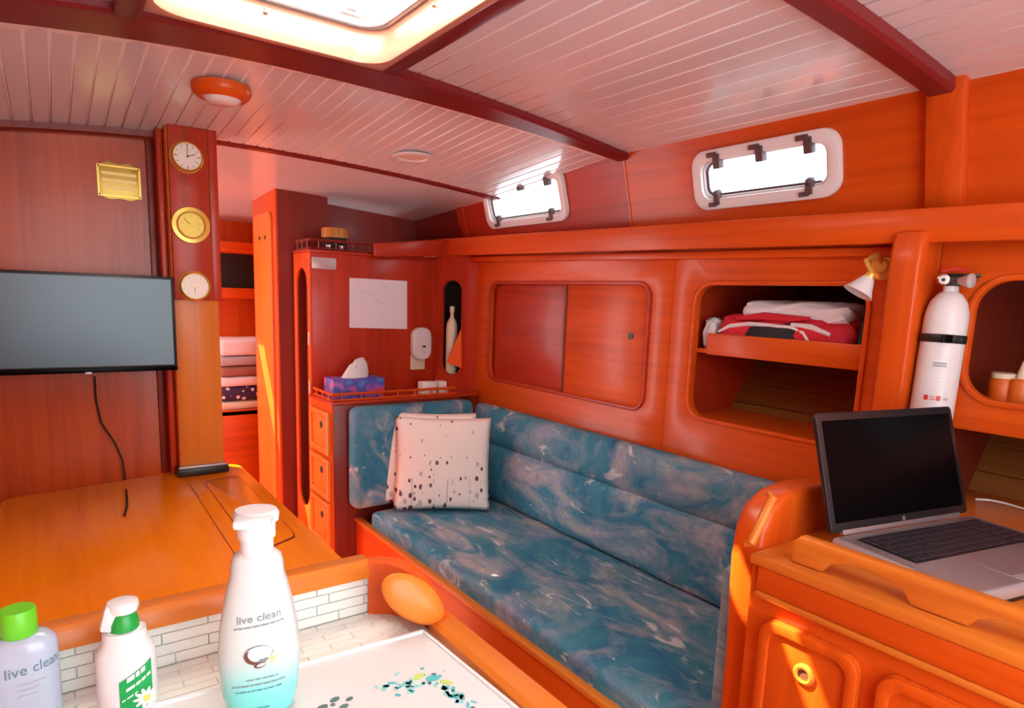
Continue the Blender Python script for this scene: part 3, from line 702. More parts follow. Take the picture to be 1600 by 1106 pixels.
# near post
po = struct(obj('trim_12', prism([(1.69, .953), (1.69, 1.53), (1.694, 1.585), (1.705, 1.612), (1.73, 1.622), (1.80, 1.622), (1.80, .953)], 1, .700, .772, .010, 3), 'wood_z'), 'rounded varnished post between open locker and extinguisher')
# --- drawer cabinet
dc = thing('drawer_cabinet', 'small varnished cabinet with three drawers at the settee end', 'cabinet', (1.38, 2.88, 0))
DX = 1.022
obj('body', mk_box(DX, 1.68, 2.737, 3.02, 0, .925, .003), 'dark_z', dc)
obj('top', mk_box(DX-.012, 1.78, 2.735, 3.025, .925, .938, .004), 'red_x', dc)
obj('side_panel', mk_box(DX-.006, DX, 2.737, 3.02, 0, .925), 'wood_z', dc)
ya, yb = 2.765, 2.99
for (pt, pb) in ((643, 700), (714, 768), (780, 838)):
    zt_, zb_ = on(505, pt, 0, DX).z, on(505, pb, 0, DX).z
    d = obj('drawer', mk_box(DX-.014, DX-.004, ya, yb, zb_, zt_, .002), 'honey_z', dc)
    obj('drawer_frame', ring([(ya-.012, zb_-.012), (yb+.012, zb_-.012), (yb+.012, zt_+.012), (ya-.012, zt_+.012)], [(ya+.016, zb_+.016), (yb-.016, zb_+.016), (yb-.016, zt_-.016), (ya+.016, zt_-.016)], 0, DX-.024, DX-.006, .004), 'honey_z', d)
    cy = (ya+yb)/2-.02; bb = lathe([(.016, 0), (.016, .002), (.012, .002)], 16); xf(bb, Matrix.Translation((DX-.0145, cy, (zb_+zt_)/2+.03)) @ Matrix.Rotation(-math.pi/2, 4, 'Y')); obj('finger_hole', bb, 'dark', d)
def gallery(t, pts, z, h, n, mat='honey_y'):
    obj('rail', tube([Vector((p[0], p[1], z+h)) for p in pts], .0065, 8), mat, t)
    obj('rail_base', tube([Vector((p[0], p[1], z+.0055)) for p in pts], .005, 8), mat, t)
    for i in range(len(pts)-1):
        for k in range(n if i else max(2, n//2)):
            f = (k+.5)/(n if i else max(2, n//2)); x = pts[i][0]*(1-f)+pts[i+1][0]*f; y = pts[i][1]*(1-f)+pts[i+1][1]*f
            b = lathe([(.004, 0), (.005, h*.25), (.003, h*.5), (.005, h*.75), (.004, h)], 8); xf(b, Matrix.Translation((x, y, z+.002))); obj('spindle', b, mat, t)
g = thing('gallery_rail', 'little turned gallery rail around the drawer cabinet top', 'rail', (1.3, 2.76, .938))
gallery(g, [(1.022, 2.99), (1.022, 2.755), (1.66, 2.755)], .938, .032, 7, 'wood_x')
# --- partition cabinet with chart
PX, PY = 1.018, 3.03
pt_ = thing('wet_locker', 'varnished half-height locker holding the taped paper chart', 'locker', (1.35, 3.12, 0))
zt_ = 1.602
obj('front', mk_box(PX+.012, 1.69, PY, PY+.02, .93, zt_, .002), 'red_z', pt_)
obj('top', mk_box(PX, 1.70, PY-.004, 3.27, zt_, zt_+.012, .003), 'red_x', pt_)
zA, zB = on(468, 600, 0, PX).z, on(468, 418, 0, PX).z
obj('side', ring([(PY, 0), (3.26, 0), (3.26, zt_), (PY, zt_)], rrect(PY+.035, 3.225, .35, zB, .085), 0, PX, PX+.014, .004), 'wood_z', pt_)
obj('inside', mk_box(PX+.06, PX+.07, PY+.02, 3.26, .0, zt_), 'dark_z', pt_)
obj('hinge', mk_box(PX-.004, PX+.002, PY+.003, PY+.012, 1.17, 1.23), 'cream', pt_)
obj('hinge', mk_box(PX-.004, PX+.002, PY+.003, PY+.012, .94, 1.0), 'cream', pt_)
g2 = thing('gallery_rail', 'dim turned gallery rail on top of the chart locker', 'rail', (1.3, 3.05, zt_+.012))
gallery(g2, [(PX+.01, 3.25), (PX+.01, PY+.01), (1.62, PY+.01)], zt_+.012, .045, 7, 'dark_x')  # darker wood gives this rail its dim, shaded look
# --- tall locker
tl = thing('hanging_locker', 'full-height varnished hanging locker beside the forward passage', 'locker', (1.3, 3.5, 0))
LX, LY = .955, 3.29
obj('body', mk_box(LX, 1.205, LY, 3.70, 0, 1.905), 'dark_z', tl)
obj('recess_shade_panel', mk_box(1.205, 1.90, 3.46, 3.48, .9, 2.0), 'dark_z', wv)  # dark panel stands in for the shade of the forward recess
obj('side_panel', mk_box(1.19, 1.205, 3.70, 3.95, 0, 1.95), 'dark_z', wv)  # unseen panel added to block light from the forward recess
obj('side_panel', mk_box(1.72, 1.74, 3.72, 3.97, 1.2, 1.95), 'dark_z', wv)
obj('side_frame', mk_box(LX-.012, LX, LY-.004, 3.70, 0, 1.905, .003), 'wood_z', tl)
obj('door', prism(rrect(3.335, 3.64, .15, 1.80, .035), 0, LX-.024, LX-.011, .004), 'honey_z', tl)
for yy in (3.42, 3.52):
    b = lathe([(.010, 0), (.010, .003)], 12); xf(b, Matrix.Translation((LX-.024, yy, 1.68)) @ Matrix.Rotation(-math.pi/2, 4, 'Y')); obj('vent_hole', b, 'dark', tl)
# ================================================================== GALLEY
CZ, SY = .93, .886
gc = thing('galley_counter', 'pale galley counter in front of the tiled splash', 'counter', (-.1, .4, 0))
obj('counter_top', mk_box(-.70, .44, .15, .90, CZ-.03, CZ-.003, .002), 'counter', gc)
obj('cabinet', mk_box(-.70, .46, .18, .89, 0, CZ-.03), 'wood_z', gc)
sp = thing('tile_splash', 'pale brick-pattern tile splash behind the soap bottles', 'backsplash', (0, SY, CZ))
ZT = on(573, 900, 1, SY).z+.002
obj('grout_bed', mk_box(-.70, .386, SY+.002, SY+.012, CZ-.003, ZT), 'grout', sp)
obj('grout_bed', mk_box(-.70, .412, .74, SY+.004, CZ-.003, CZ-.0012), 'grout', sp)
tl_, th_ = .074, (ZT-CZ)/4
for r_ in range(4):
    x = -.70-(r_ % 2)*tl_*.45-(r_ == 2)*.015
    while x < .384:
        a, b = max(x, -.70), min(x+tl_, .385)
        if b-a > .006: obj('tile', mk_box(a+.0006, b-.0006, SY-.001-.0006*random.random(), SY+.003, CZ+r_*th_+.0006, CZ+(r_+1)*th_-.0006, .0007, 1), 'tile', sp)
        x += tl_
for r_ in range(6):
    y1 = SY-.002-r_*th_; y0 = y1-th_; x = -.70-((r_+1) % 2)*tl_*.5
    lim = .386+.026*(r_+.5)/6
    while x < lim:
        a, b = max(x, -.70), min(x+tl_, lim)
        if b-a > .006: obj('tile', mk_box(a+.0006, b-.0006, y0+.0006, y1-.0006, CZ-.002, CZ+.0006*random.random(), .0006, 1), 'tile', sp)
        x += tl_
# wooden rail on top and curved corner board
gr = thing('galley_rail', 'varnished rail above the tiles sweeping down round the counter corner', 'rail', (.1, SY, CZ))
zr = on(560, 877, 1, SY).z
obj('rail', prism([(SY-.010, ZT-.001), (SY+.032, ZT-.001), (SY+.032, zr-.006), (SY+.024, zr), (SY-.002, zr+.001), (SY-.010, zr-.008)], 0, -.70, .386, .003), 'honey_x', gr)
path = [(.384, .888, zr), (.398, .884, zr), (.412, .876, zr-.001), (.426, .864, zr-.003), (.438, .850, zr-.009), (.446, .836, zr-.018), (.452, .822, zr-.032), (.456, .808, zr-.050), (.458, .795, zr-.066), (.460, .78, CZ+.018)]
def board(path, th, zbot):
    bm = bmesh.new(); R = []; n = len(path)
    for i, (x, y, z) in enumerate(path):
        a, b = path[max(i-1, 0)], path[min(i+1, n-1)]; t = Vector((b[0]-a[0], b[1]-a[1], 0)).normalized(); q = Vector((-t.y, t.x, 0))
        p = Vector((x, y, 0)); R.append([bm.verts.new((*(p+q*s)[:2], zz)) for s, zz in ((-th/2, zbot), (-th/2, z-.005), (-th/2+.005, z), (th/2-.005, z), (th/2, z-.005), (th/2, zbot))])
    for a, b in zip(R, R[1:]):
        for k in range(6): bm.faces.new((a[k], a[(k+1) % 6], b[(k+1) % 6], b[k]))
    bm.faces.new(R[0]); bm.faces.new(R[-1][::-1]); bmesh.ops.recalc_face_normals(bm, faces=bm.faces[:]); return bm
obj('corner_board', board(path, .024, CZ-.03), 'wood_x', gr)
obj('side_fiddle', prism([(.437, CZ-.03), (.437, CZ+.010), (.443, CZ+.016), (.474, CZ+.016), (.480, CZ+.010), (.480, CZ-.03)], 1, .15, .79, .003), 'honey_y', gr)
# oval block added at the corner; lighter wood carries its sunlit look
pc = on(646, 936, 1, .792); un = Vector((.62, -.45, -.62)).normalized()
e1 = (on(692, 968, 1, .778)-on(601, 908, 1, .806)); L1 = e1.length/2; e1.normalize(); nrm = (CAM-pc).normalized(); e2 = e1.cross(nrm).normalized(); nrm = e2.cross(e1).normalized()*1
Mo = Matrix(((e1.x, e2.x, nrm.x, pc.x), (e1.y, e2.y, nrm.y, pc.y), (e1.z, e2.z, nrm.z, pc.z), (0, 0, 0, 1)))
if (CAM-pc).dot(nrm) < 0: Mo = Mo @ Matrix.Rotation(math.pi, 4, 'X')
pad = lathe([(.03, -.045), (.05, .0), (.047, .004), (.036, .008), (.015, .010), (.002, .0105)], 36)
xf(pad, Mo @ Matrix.Diagonal((L1/.05, (.029)/.05, 1, 1))); obj('sunlit_oval', pad, 'honey_y', gr)
# printed sheet on the counter
sh = thing('printed_mat', 'white drying mat printed with paw prints and teal flowers on the counter', 'mat', (.28, .62, CZ))
c0, c1, c2 = on(463, 1046, 2, CZ), on(664, 990, 2, CZ), on(806, 1106, 2, CZ)
e_l = c0+(c0-c1).normalized()*.26
mm = [(e_l.x, e_l.y), (c1.x, c1.y), (c2.x, c2.y+.0), (c2.x+.0, .25), (e_l.x, .25)]
obj('mat', prism(mm[::-1], 2, CZ+.001, CZ+.006, .002), 'sheet', sh)
obj('raised_edge', tube([(e_l.x, e_l.y-.004, CZ+.006), (c1.x-.006, c1.y-.004, CZ+.007), (c2.x-.006, c2.y, CZ+.006), (c2.x-.006, .26, CZ+.006)], .0035, 8), 'sheet', sh)
MZ = CZ+.0062
def ell(c, a, b, rot, mat, nm='print', z=.0004):
    pts = []
    for k in range(16):
        t = 2*math.pi*k/16; x, y = a*math.cos(t), b*math.sin(t)
        pts.append((c.x+x*math.cos(rot)-y*math.sin(rot), c.y+x*math.sin(rot)+y*math.cos(rot)))
    return obj(nm, prism(pts, 2, MZ, MZ+z), mat, sh, shade=False)
for q, a, b in (((523, 1093), .0065, .0042), ((546, 1092), .005, .0034), ((537, 1104), .0065, .004), ((503, 1106), .008, .005), ((520, 1101), .003, .003), ((512, 1116), .011, .008)):
    ell(on(*q, 2, MZ), a, b, .3, 'grey_print', 'paw_print')
for k in range(26):
    px, py = random.gauss(628, 22), random.gauss(1074, 7); ell(on(px, py, 2, MZ), random.uniform(.002, .006), random.uniform(.0015, .0035), random.random()*3, random.choice(['teal_print', 'teal_light', 'teal_light']), 'flower_print')
for k in range(48):
    t = random.random(); px = 668+t*70+random.gauss(0, 7); py = 1056+t*48+random.gauss(0, 7)
    ell(on(px, py, 2, MZ), random.uniform(.002, .0055), random.uniform(.0015, .0035), random.random()*3, random.choice(['teal_print', 'teal_light', 'teal_dark', 'teal_print']), 'flower_print')
ell(on(654, 1057, 2, MZ), .009, .005, .2, 'lime_print', 'leaf_print', .0006); ell(on(697, 1066, 2, MZ), .009, .0045, -.9, 'lime_print', 'leaf_print', .0006); ell(on(676, 1060, 2, MZ), .009, .006, -.3, 'teal_print', 'leaf_print', .0007)
# --- soap bottles
def bottle_frame(x, y, z): 
    to = Vector((CAM.x-x, CAM.y-y, 0)).normalized(); u = Vector((-to.y, to.x, 0)); return to, u
def place(b, x, y, z, rz): return xf(b, Matrix.Translation((x, y, z)) @ Matrix.Rotation(rz, 4, 'Z'))
def lay(x, y, z, rz, rx, ry, off=.0006, rfun=None, tilt=0):
    # wraps flat (u, v) lettering on an elliptical body; front faces -Y before rotation
    def f(c):
        u, v = c.x, c.y; k = rfun(v) if rfun else 1
        X = rx*k; Y = ry*k; s = max(-1.5, min(1.5, u/X*1.08)); sx_ = math.sin(s); o_ = off+c.z; yy = -(Y+o_)*(1-abs(sx_)**2.55)**(1/2.55)
        return Matrix.Translation((x, y, z)) @ (Matrix.Rotation(rz, 4, 'Z') @ Vector(((X+o_)*sx_, yy, v)))
    return f
# foaming soap
bx_, by_ = .181, .728; rz = math.radians(-22)
t = thing('soap_bottle', 'tall white foaming soap bottle with teal base and coconut picture', 'bottle', (bx_, by_, MZ))
H = on(392, 795, 1, by_).z-MZ
prof1 = [(.030, 0), (.036, .003), (.0405, .020), (.0440, .055), (.0445, .075), (.0425, .100), (.0375, .130), (.0320, .155), (.0290, .166), (.0280, .178), (.0255, .187), (.0180, .193)]
obj('bottle', place(lathe(prof1, 36, 1, .66, 2.5), bx_, by_, MZ, rz), 'soap', t)
obj('collar', place(lathe([(.018, .190), (.0180, .207), (.0205, .209), (.0205, .226), (.017, .2265)], 24), bx_, by_, MZ, rz), 'white', t)
hd = merge(lathe([(.0175, .225), (.0175, H-.016), (.024, H-.014), (.025, H-.006), (.022, H-.001), (.010, H)], 24, 1, .85), mk_box(-.020, .020, -.034, -.005, H-.014, H-.003, .004))
obj('pump_head', place(hd, bx_, by_, MZ, rz), 'bright_white', t)
def k1(v):
    for (r0, z0_), (r1, z1_) in zip(prof1, prof1[1:]):
        if z0_ <= v <= z1_: return (r0+(r1-r0)*(v-z0_)/(z1_-z0_))/.0445
    return 1
wr1 = lay(bx_, by_, MZ, rz, .0445, .0445*.66, rfun=k1)
def bars(u0, u1, v, h, skew, mat, off=.0005):
    # a line of print too small to read: short dashes of uneven length
    u = u0
    while u < u1-.0015:
        e = min(u1, u+random.uniform(.003, .008)); n = 4
        bm = bmesh.new(); G = [[bm.verts.new(wr1(Vector((u+(e-u)*i/n, v+hh+skew*(u+(e-u)*i/n), off)))) for hh in (0, h)] for i in range(n+1)]
        for i in range(n): bm.faces.new((G[i][0], G[i+1][0], G[i+1][1], G[i][1]))
        obj('small_print', bm, mat, t, shade=False); u = e+.0012
text('lettering', 'live clean', .0125, None, 'ink_grey', t, 'CENTER', .0001, wrap=lambda c: wr1(Vector((c.x+.004, c.y+.119+.14*c.x, c.z))))
bars(-.022, .030, .1125, .0016, .14, 'ink_grey'); bars(-.010, .022, .0500, .0014, .12, 'ink_grey'); bars(-.026, .030, .0430, .0016, .12, 'ink_grey'); bars(-.022, .026, .0360, .0013, .12, 'teal_dark'); bars(-.008, .012, .0120, .0015, .1, 'teal_dark')
def patch(pts, mat, nm, off=.0006):
    bm = bmesh.new(); c = Vector((sum(p[0] for p in pts)/len(pts), sum(p[1] for p in pts)/len(pts), off)); vc = bm.verts.new(wr1(c))
    vs_ = [bm.verts.new(wr1(Vector((p[0], p[1], off)))) for p in pts]
    for i in range(len(pts)): bm.faces.new((vc, vs_[i], vs_[(i+1) % len(pts)]))
    return obj(nm, bm, mat, t, shade=False)
def epts(cx, cy, a, b, rot=0, n=14, t0=0, t1=2*math.pi):
    return [(cx+a*math.cos(q)*math.cos(rot)-b*math.sin(q)*math.sin(rot), cy+a*math.cos(q)*math.sin(rot)+b*math.sin(q)*math.cos(rot)) for q in [t0+(t1-t0)*k/n for k in range(n)]]
patch(epts(.003, .081, .0145, .010, .1), 'ink_grey', 'picture', .0004); patch(epts(.004, .083, .0125, .0075, .1), 'petal', 'picture', .0008)
patch(epts(-.004, .077, .0085, .0065, -.9), 'coco', 'picture', .001); patch(epts(-.002, .079, .007, .0045, -.9), 'petal', 'picture', .0014)
patch(epts(.004, .068, .006, .003, .3), 'coco', 'picture', .001); patch(epts(.005, .0687, .0045, .0018, .3), 'petal', 'picture', .0014)
for k in range(5): patch(epts(.016+.004*math.cos(k*1.26), .0755+.004*math.sin(k*1.26), .0045, .002, k*1.26), 'cream', 'picture', .001+.0001*k)
patch(epts(.016, .0755, .0018, .0018), 'yellow', 'picture', .002)
# lotion pump bottle with green label
bx_, by_ = .053, .800; rz = math.radians(-8)
t = thing('lotion_bottle', 'small white pump bottle with green daisy label', 'bottle', (bx_, by_, CZ+.001))
B0 = CZ+.001; H = on(187, 937, 1, by_).z-B0
prof1 = [(.024, 0), (.0285, .003), (.0300, .015), (.0300, .075), (.0285, .083), (.0225, .092), (.0215, .105), (.0190, H-.036), (.0150, H-.033)]
obj('bottle', place(lathe(prof1, 32, 1, .72, 2.4), bx_, by_, B0, rz), 'bright_white', t)
obj('pump_collar', place(lathe([(.0155, H-.034), (.0155, H-.026), (.0125, H-.016), (.009, H-.013)], 20), bx_, by_, B0, rz), 'green_dark', t)
hd = merge(lathe([(.006, H-.016), (.0135, H-.014), (.0155, H-.008), (.0145, H-.002), (.006, H)], 20, 1.05, .95), xf(mk_box(-.016, .0, -.008, .008, -.026, .004, .004), Matrix.Translation((-.002, -.002, H-.010)) @ Matrix.Rotation(.25, 4, 'Y')))
obj('pump_head', place(hd, bx_, by_, B0, rz), 'bright_white', t)
k1_prof = prof1
def k2(v):
    for (r0, z0_), (r1, z1_) in zip(k1_prof, k1_prof[1:]):
        if z0_ <= v <= z1_: return (r0+(r1-r0)*(v-z0_)/(z1_-z0_))/.030
    return 1
wr1 = lay(bx_, by_, B0, rz, .030, .030*.72, rfun=k2)
def gridpatch(u0, u1, v0, v1, skew, mat, nm):
    bm = bmesh.new(); G = [[bm.verts.new(wr1(Vector((u0+(u1-u0)*i/10, v0+(v1-v0)*j/4+skew*(u0+(u1-u0)*i/10), .0003)))) for j in range(5)] for i in range(11)]
    for i in range(10):
        for j in range(4): bm.faces.new((G[i][j], G[i+1][j], G[i+1][j+1], G[i][j+1]))
    return obj(nm, bm, mat, t, shade=False)
gridpatch(-.006, .0265, .006, .056, .62, 'green_label', 'label')
bars(.001, .019, .0500, .0055, .62, 'petal', .0009); bars(.000, .024, .0400, .0035, .62, 'petal', .0009); bars(-.004, .010, .0310, .0016, .62, 'petal', .0009)
for k in range(10): patch(epts(.0175+.0065*math.cos(k*.628), .028+.0065*math.sin(k*.628), .0062, .0021, k*.628), 'petal', 'daisy', .0016+.00005*k)
patch(epts(.0175, .028, .004, .004), 'yellow', 'daisy', .003)
# clear bottle with green cap
bx_, by_ = -.042, .835; rz = math.radians(-6)
t = thing('gel_bottle', 'clear pale blue bottle with bright green flip cap', 'bottle', (bx_, by_, CZ+.001))
H = on(33, 948, 1, by_).z-B0
prof1 = [(.029, 0), (.033, .004), (.034, .012), (.034, H-.046), (.032, H-.038), (.024, H-.031), (.0165, H-.029)]
k1_prof = [(r_*.030/.034, z_) for r_, z_ in prof1]
obj('bottle', place(lathe(prof1, 32, 1, .62, 2.6), bx_, by_, B0, rz), 'lotion', t)
obj('cap', place(xf(lathe([(.0165, 0), (.0172, .001), (.0168, .027), (.0158, .029)], 28), Matrix.Translation((0, 0, H-.030)) @ Matrix.Shear('XY', 4, (0, 0))), bx_, by_, B0, rz), 'green_cap', t)
wr1 = lay(bx_, by_, B0, rz, .034, .034*.62, rfun=k2)
text('lettering', 'live clean', .0165, None, 'ink', t, 'LEFT', .0001, wrap=lambda c: wr1(Vector((c.x*.86-.012, c.y+.070+.12*c.x, c.z))))
for k in range(3): bars(-.002, .022-.004*k, .060-.0065*k, .0016, .1, 'paper_line')
# ================================================================== LAPTOP
ang = math.radians(-12); u = Vector((math.cos(ang), math.sin(ang), 0)); bk = Vector((-math.sin(ang), math.cos(ang), 0)); Z = Vector((0, 0, 1))
H1 = on(1300, 836, 2, .990); H1.z = .990; LWd, LD = .42, .265
lp = thing('laptop', 'open silver laptop with black screen on the navigation desk', 'laptop', H1+u*LWd/2-Z*.032)
MB = Matrix(((u.x, bk.x, 0, H1.x), (u.y, bk.y, 0, H1.y), (0, 0, 1, H1.z), (0, 0, 0, 1)))
obj('base', xf(mk_box(0, LWd, -LD, 0, -.028, -.004, .006), MB), 'silver_light', lp)
obj('deck', xf(mk_box(.006, LWd-.006, -LD+.004, -.012, -.0045, -.0015, .001), MB), 'silver', lp)
obj('bottom_tray', xf(mk_box(.004, LWd-.004, -LD+.004, -.004, -.0365, -.027, .003), MB), 'black', lp)
kb = obj('keyboard', xf(mk_box(.028, LWd-.022, -.150, -.032, -.0018, -.0008), MB), 'black', lp)
km = {}
def key(x, y, wd, hh):
    k = (round(wd, 4), round(hh, 4))
    if k not in km: km[k] = mesh('key', mk_box(-wd/2, wd/2, -hh/2, hh/2, 0, .0022, .0008, 1), 'key')
    p = MB @ Vector((x, y, -.0008)); inst('key', km[k], kb, p, (0, 0, ang))
for r_ in range(6):
    y = -.040-r_*.0192; x = .034
    n = 15
    for k in range(n):
        if r_ == 5 and 4 <= k <= 8:
            if k == 4: key(x+.019*2.5-.001, y, .019*5-.003, .016)
            x += .019; continue
        key(x+.009, y, .0162, .016); x += .019
    x += .004
    for k in range(4): key(x+.0085, y, .015, .016); x += .0175
obj('touchpad', xf(mk_box(.135, .245, -LD+.022, -.165, -.0018, -.0009, .0004, 1), MB), 'silver', lp)
obj('touchpad_buttons', xf(mk_box(.135, .245, -LD+.008, -LD+.019, -.0018, -.0006, .0004, 1), MB), 'silver_light', lp)
obj('status_lights', xf(merge(*[mk_box(.30+.012*k, .304+.012*k, -LD+.010, -LD+.013, -.0015, -.0008) for k in range(3)]), MB), 'bright_white', lp)
tl2 = math.radians(17); q = Z*math.cos(tl2)+bk*math.sin(tl2); LH = .238; nl = u.cross(q)
ML = Matrix(((u.x, q.x, nl.x, H1.x), (u.y, q.y, nl.y, H1.y), (u.z, q.z, nl.z, H1.z), (0, 0, 0, 1)))
obj('lid', xf(prism(rrect(0, LWd, .002, LH, .010), 2, -.010, 0, .002), ML), 'black', lp)
obj('screen', xf(mk_box(.014, LWd-.014, .020, LH-.016, -.0002, .0006), ML), 'black_gloss', lp)
obj('hinge_bar', xf(mk_box(.03, LWd-.03, -.004, .006, -.008, .002, .002), ML), 'silver', lp)
b = lathe([(.005, 0), (.005, .0008)], 16); xf(b, ML @ Matrix.Translation((LWd/2, .011, .0003))); obj('logo', b, 'silver', lp)
tag(obj('charger_cable', tube([on(1524, 780, 2, .9575), on(1545, 781, 2, .9575), on(1570, 786, 2, .9575), on(1600, 795, 2, .9575), on(1680, 830, 2, .9575)], .0028, 6), 'white'), 'thin white cable trailing over the desk behind the laptop', 'cable')
# ================================================================== SMALL THINGS
# fire extinguisher
fx, fy = 1.738, .652
fe = thing('fire_extinguisher', 'white fire extinguisher strapped to the lining beside the post', 'extinguisher', (fx, fy, 1.08))
Zt = on(1492, 452, 1, fy).z
tl3 = Matrix.Translation((fx, fy, 1.10)) @ Matrix.Rotation(math.radians(3), 4, 'Y')
h = Zt-1.10; R = .046
obj('cylinder', xf(lathe([(R*.7, -.02), (R*.95, -.014), (R, 0), (R, h-.075), (R*.97, h-.055), (R*.83, h-.030), (R*.55, h-.012), (R*.36, h-.006), (R*.34, h+.010)], 32), tl3), 'bright_white', fe)
obj('strap', xf(lathe([(R+.0005, h-.128), (R+.002, h-.126), (R+.002, h-.110), (R+.0005, h-.108)], 32), tl3), 'black', fe)
obj('strap_clip', xf(mk_box(-.03, -.005, -R-.004, -R+.002, h-.128, h-.108, .002), tl3 @ Matrix.Rotation(math.radians(-40), 4, 'Z')), 'black_gloss', fe)
vv = obj('valve', xf(merge(mk_box(-.022, .022, -.018, .018, h+.006, h+.030, .005), mk_box(-.016, .018, -.055, .012, h+.030, h+.036, .002), mk_box(-.014, .014, -.050, .02, h+.020, h+.026, .002)), tl3 @ Matrix.Rotation(math.radians(20), 4, 'Z')), 'black', fe)
dv = (CAM-Vector((fx, fy, Zt))).normalized()
b = lathe([(.013, 0), (.013, .006), (.010, .008)], 20); xf(b, Matrix.Translation(Vector((fx, fy, Zt+.020))+dv*.024+Vector((-.008, .008, 0))) @ dv.to_track_quat('Z', 'Y').to_matrix().to_4x4()); gz = obj('gauge', b, 'chrome', vv)
b = lathe([(.009, .0078), (.009, .009)], 20); xf(b, Matrix.Translation(Vector((fx, fy, Zt+.020))+dv*.024+Vector((-.008, .008, 0))) @ dv.to_track_quat('Z', 'Y').to_matrix().to_4x4()); obj('gauge_face', b, 'bright_white', vv)
b = lathe([(.004, .0085), (.004, .0096)], 12); xf(b, Matrix.Translation(Vector((fx, fy, Zt+.020))+dv*.024+Vector((-.008, .008, 0))) @ dv.to_track_quat('Z', 'Y').to_matrix().to_4x4()); obj('gauge_hub', b, 'black', vv)
b = lathe([(.008, 0), (.011, .01), (.016, .024), (.017, .028), (.012, .030)], 20); xf(b, Matrix.Translation((fx+.0, fy-.022, Zt+.018)) @ Vector((-.25, -1, 0)).to_track_quat('Z', 'Y').to_matrix().to_4x4()); obj('nozzle', b, 'plate_grey', vv)
obj('pin', tube([Vector((fx-.02, fy+.01, Zt+.04)), Vector((fx-.005, fy-.015, Zt+.046)), Vector((fx, fy-.04, Zt+.040))], .003, 6), 'red', vv)
def cyl(u_, v_, off=.0008):   # flat label wrapped round the cylinder, facing the camera
    a0 = math.atan2(CAM.y-fy, CAM.x-fx); a = a0+u_/R
    return tl3 @ Vector(((R+off)*math.cos(a), (R+off)*math.sin(a), v_))
def cylpatch(u0, u1, v0, v1, mat, nm, off):
    bm = bmesh.new(); G = [[bm.verts.new(cyl(u0+(u1-u0)*i/8, v, off)) for v in (v0, v1)] for i in range(9)]
    for i in range(8): bm.faces.new((G[i][0], G[i+1][0], G[i+1][1], G[i][1]))
    return obj(nm, bm, mat, fe, shade=False)
zl = h-.265
cylpatch(-.020, -.011, zl, zl+.012, 'red', 'label_square', .0008); cylpatch(.005, .014, zl, zl+.012, 'red', 'label_square', .0008); cylpatch(-.009, .003, zl+.002, zl+.004, 'red', 'small_print', .0008); cylpatch(-.008, .002, zl+.008, zl+.010, 'red', 'small_print', .0008); cylpatch(.020, .030, zl+.002, zl+.009, 'plate_grey', 'label_mark', .0008)
for k in range(3): cylpatch(-.012, .016, h-.172-.006*k, h-.169-.006*k, 'ink_grey' if k else 'paper', 'small_print', .0008)
for k in range(5): cylpatch(-.020, .020, h-.20-.008*k, h-.198-.008*k, 'paper', 'small_print', .0008)
obj('bracket', mk_box(fx+R-.012, XW, fy-.012, fy+.012, 1.12, 1.40), 'black', fe)
# wall lamp
lc = on(1381, 416, 0, XW-.004)
lm = thing('wall_lamp', 'small brass reading lamp with white bell shade above open locker', 'lamp', lc)
b = lathe([(.036, 0), (.036, .008), (.028, .014), (.020, .016), (.016, .022)], 24); xf(b, Matrix.Translation(lc+Vector((.004, 0, 0))) @ Matrix.Rotation(-math.pi/2, 4, 'Y')); obj('wall_plate', b, 'brass', lm)
p1 = lc+Vector((-.045, 0, .028)); p2 = lc+Vector((-.085, .006, .010)); p3 = on(1362, 428, 0, XW-.10)
obj('arm', tube([lc, lc+Vector((-.03, 0, .02)), p1, p2, p3], .006, 10), 'brass', lm)
b = lathe([(.012, 0), (.014, .012), (.010, .022)], 16); ax_ = (on(1340, 458, 0, XW-.12)-p3).normalized()
Mlp = Matrix.Translation(p3) @ ax_.to_track_quat('Z', 'Y').to_matrix().to_4x4(); xf(b, Mlp); obj('socket', b, 'brass', lm)
b = lathe([(.013, .010), (.018, .018), (.028, .040), (.038, .056), (.036, .056), (.026, .040), (.012, .014)], 28); xf(b, Mlp); obj('shade', b, 'bright_white', lm)
# things in the open locker
SZ = 1.276
def drape(pts, th, mat, par, nm): return obj(nm, prism(pts, 0, XW+.035, XW+.035+th, .006, 3), mat, par)
def yz(px, py): p = on(px, py, 0, XW+.04); return (p.y, p.z)
fg = thing('folded_flag', 'crumpled red and white folded bag lying on the locker shelf', 'bag', (XW+.12, 1.15, SZ))
obj('lower_fold', cushion(XW+.05, XW+.20, .92, 1.375, SZ, SZ+.115, .035, (.01, 0, .008), 12, .006), 'red_cloth', fg)
obj('upper_fold', xf(cushion(XW+.06, XW+.22, .945, 1.29, SZ+.105, SZ+.160, .022, (0, 0, .006), 12, .006), Matrix.Identity(4)), 'white_cloth', fg)
obj('red_band', tube([Vector((XW+.052, yz(*q)[0], yz(*q)[1])) for q in ((1148, 497), (1190, 494), (1230, 498), (1262, 497))], [.006, .013, .012, .004], 8), 'red_cloth', fg)
obj('white_strap', tube([Vector((XW+.042, yz(*q)[0], yz(*q)[1])) for q in ((1122, 518), (1140, 509), (1170, 506), (1200, 508), (1235, 512), (1255, 520), (1262, 534))], [.004, .007, .007, .006, .006, .006, .004], 8), 'white_cloth', fg)
obj('white_strap', tube([Vector((XW+.046, yz(*q)[0], yz(*q)[1])) for q in ((1235, 507), (1265, 511), (1295, 523))], [.006, .009, .006], 8), 'white_cloth', fg)
obj('black_pouch', cushion(XW+.038, XW+.12, 1.055, 1.262, SZ, SZ+.098, .022, (.006, 0, .004), 8, .003), 'black_cloth', fg)
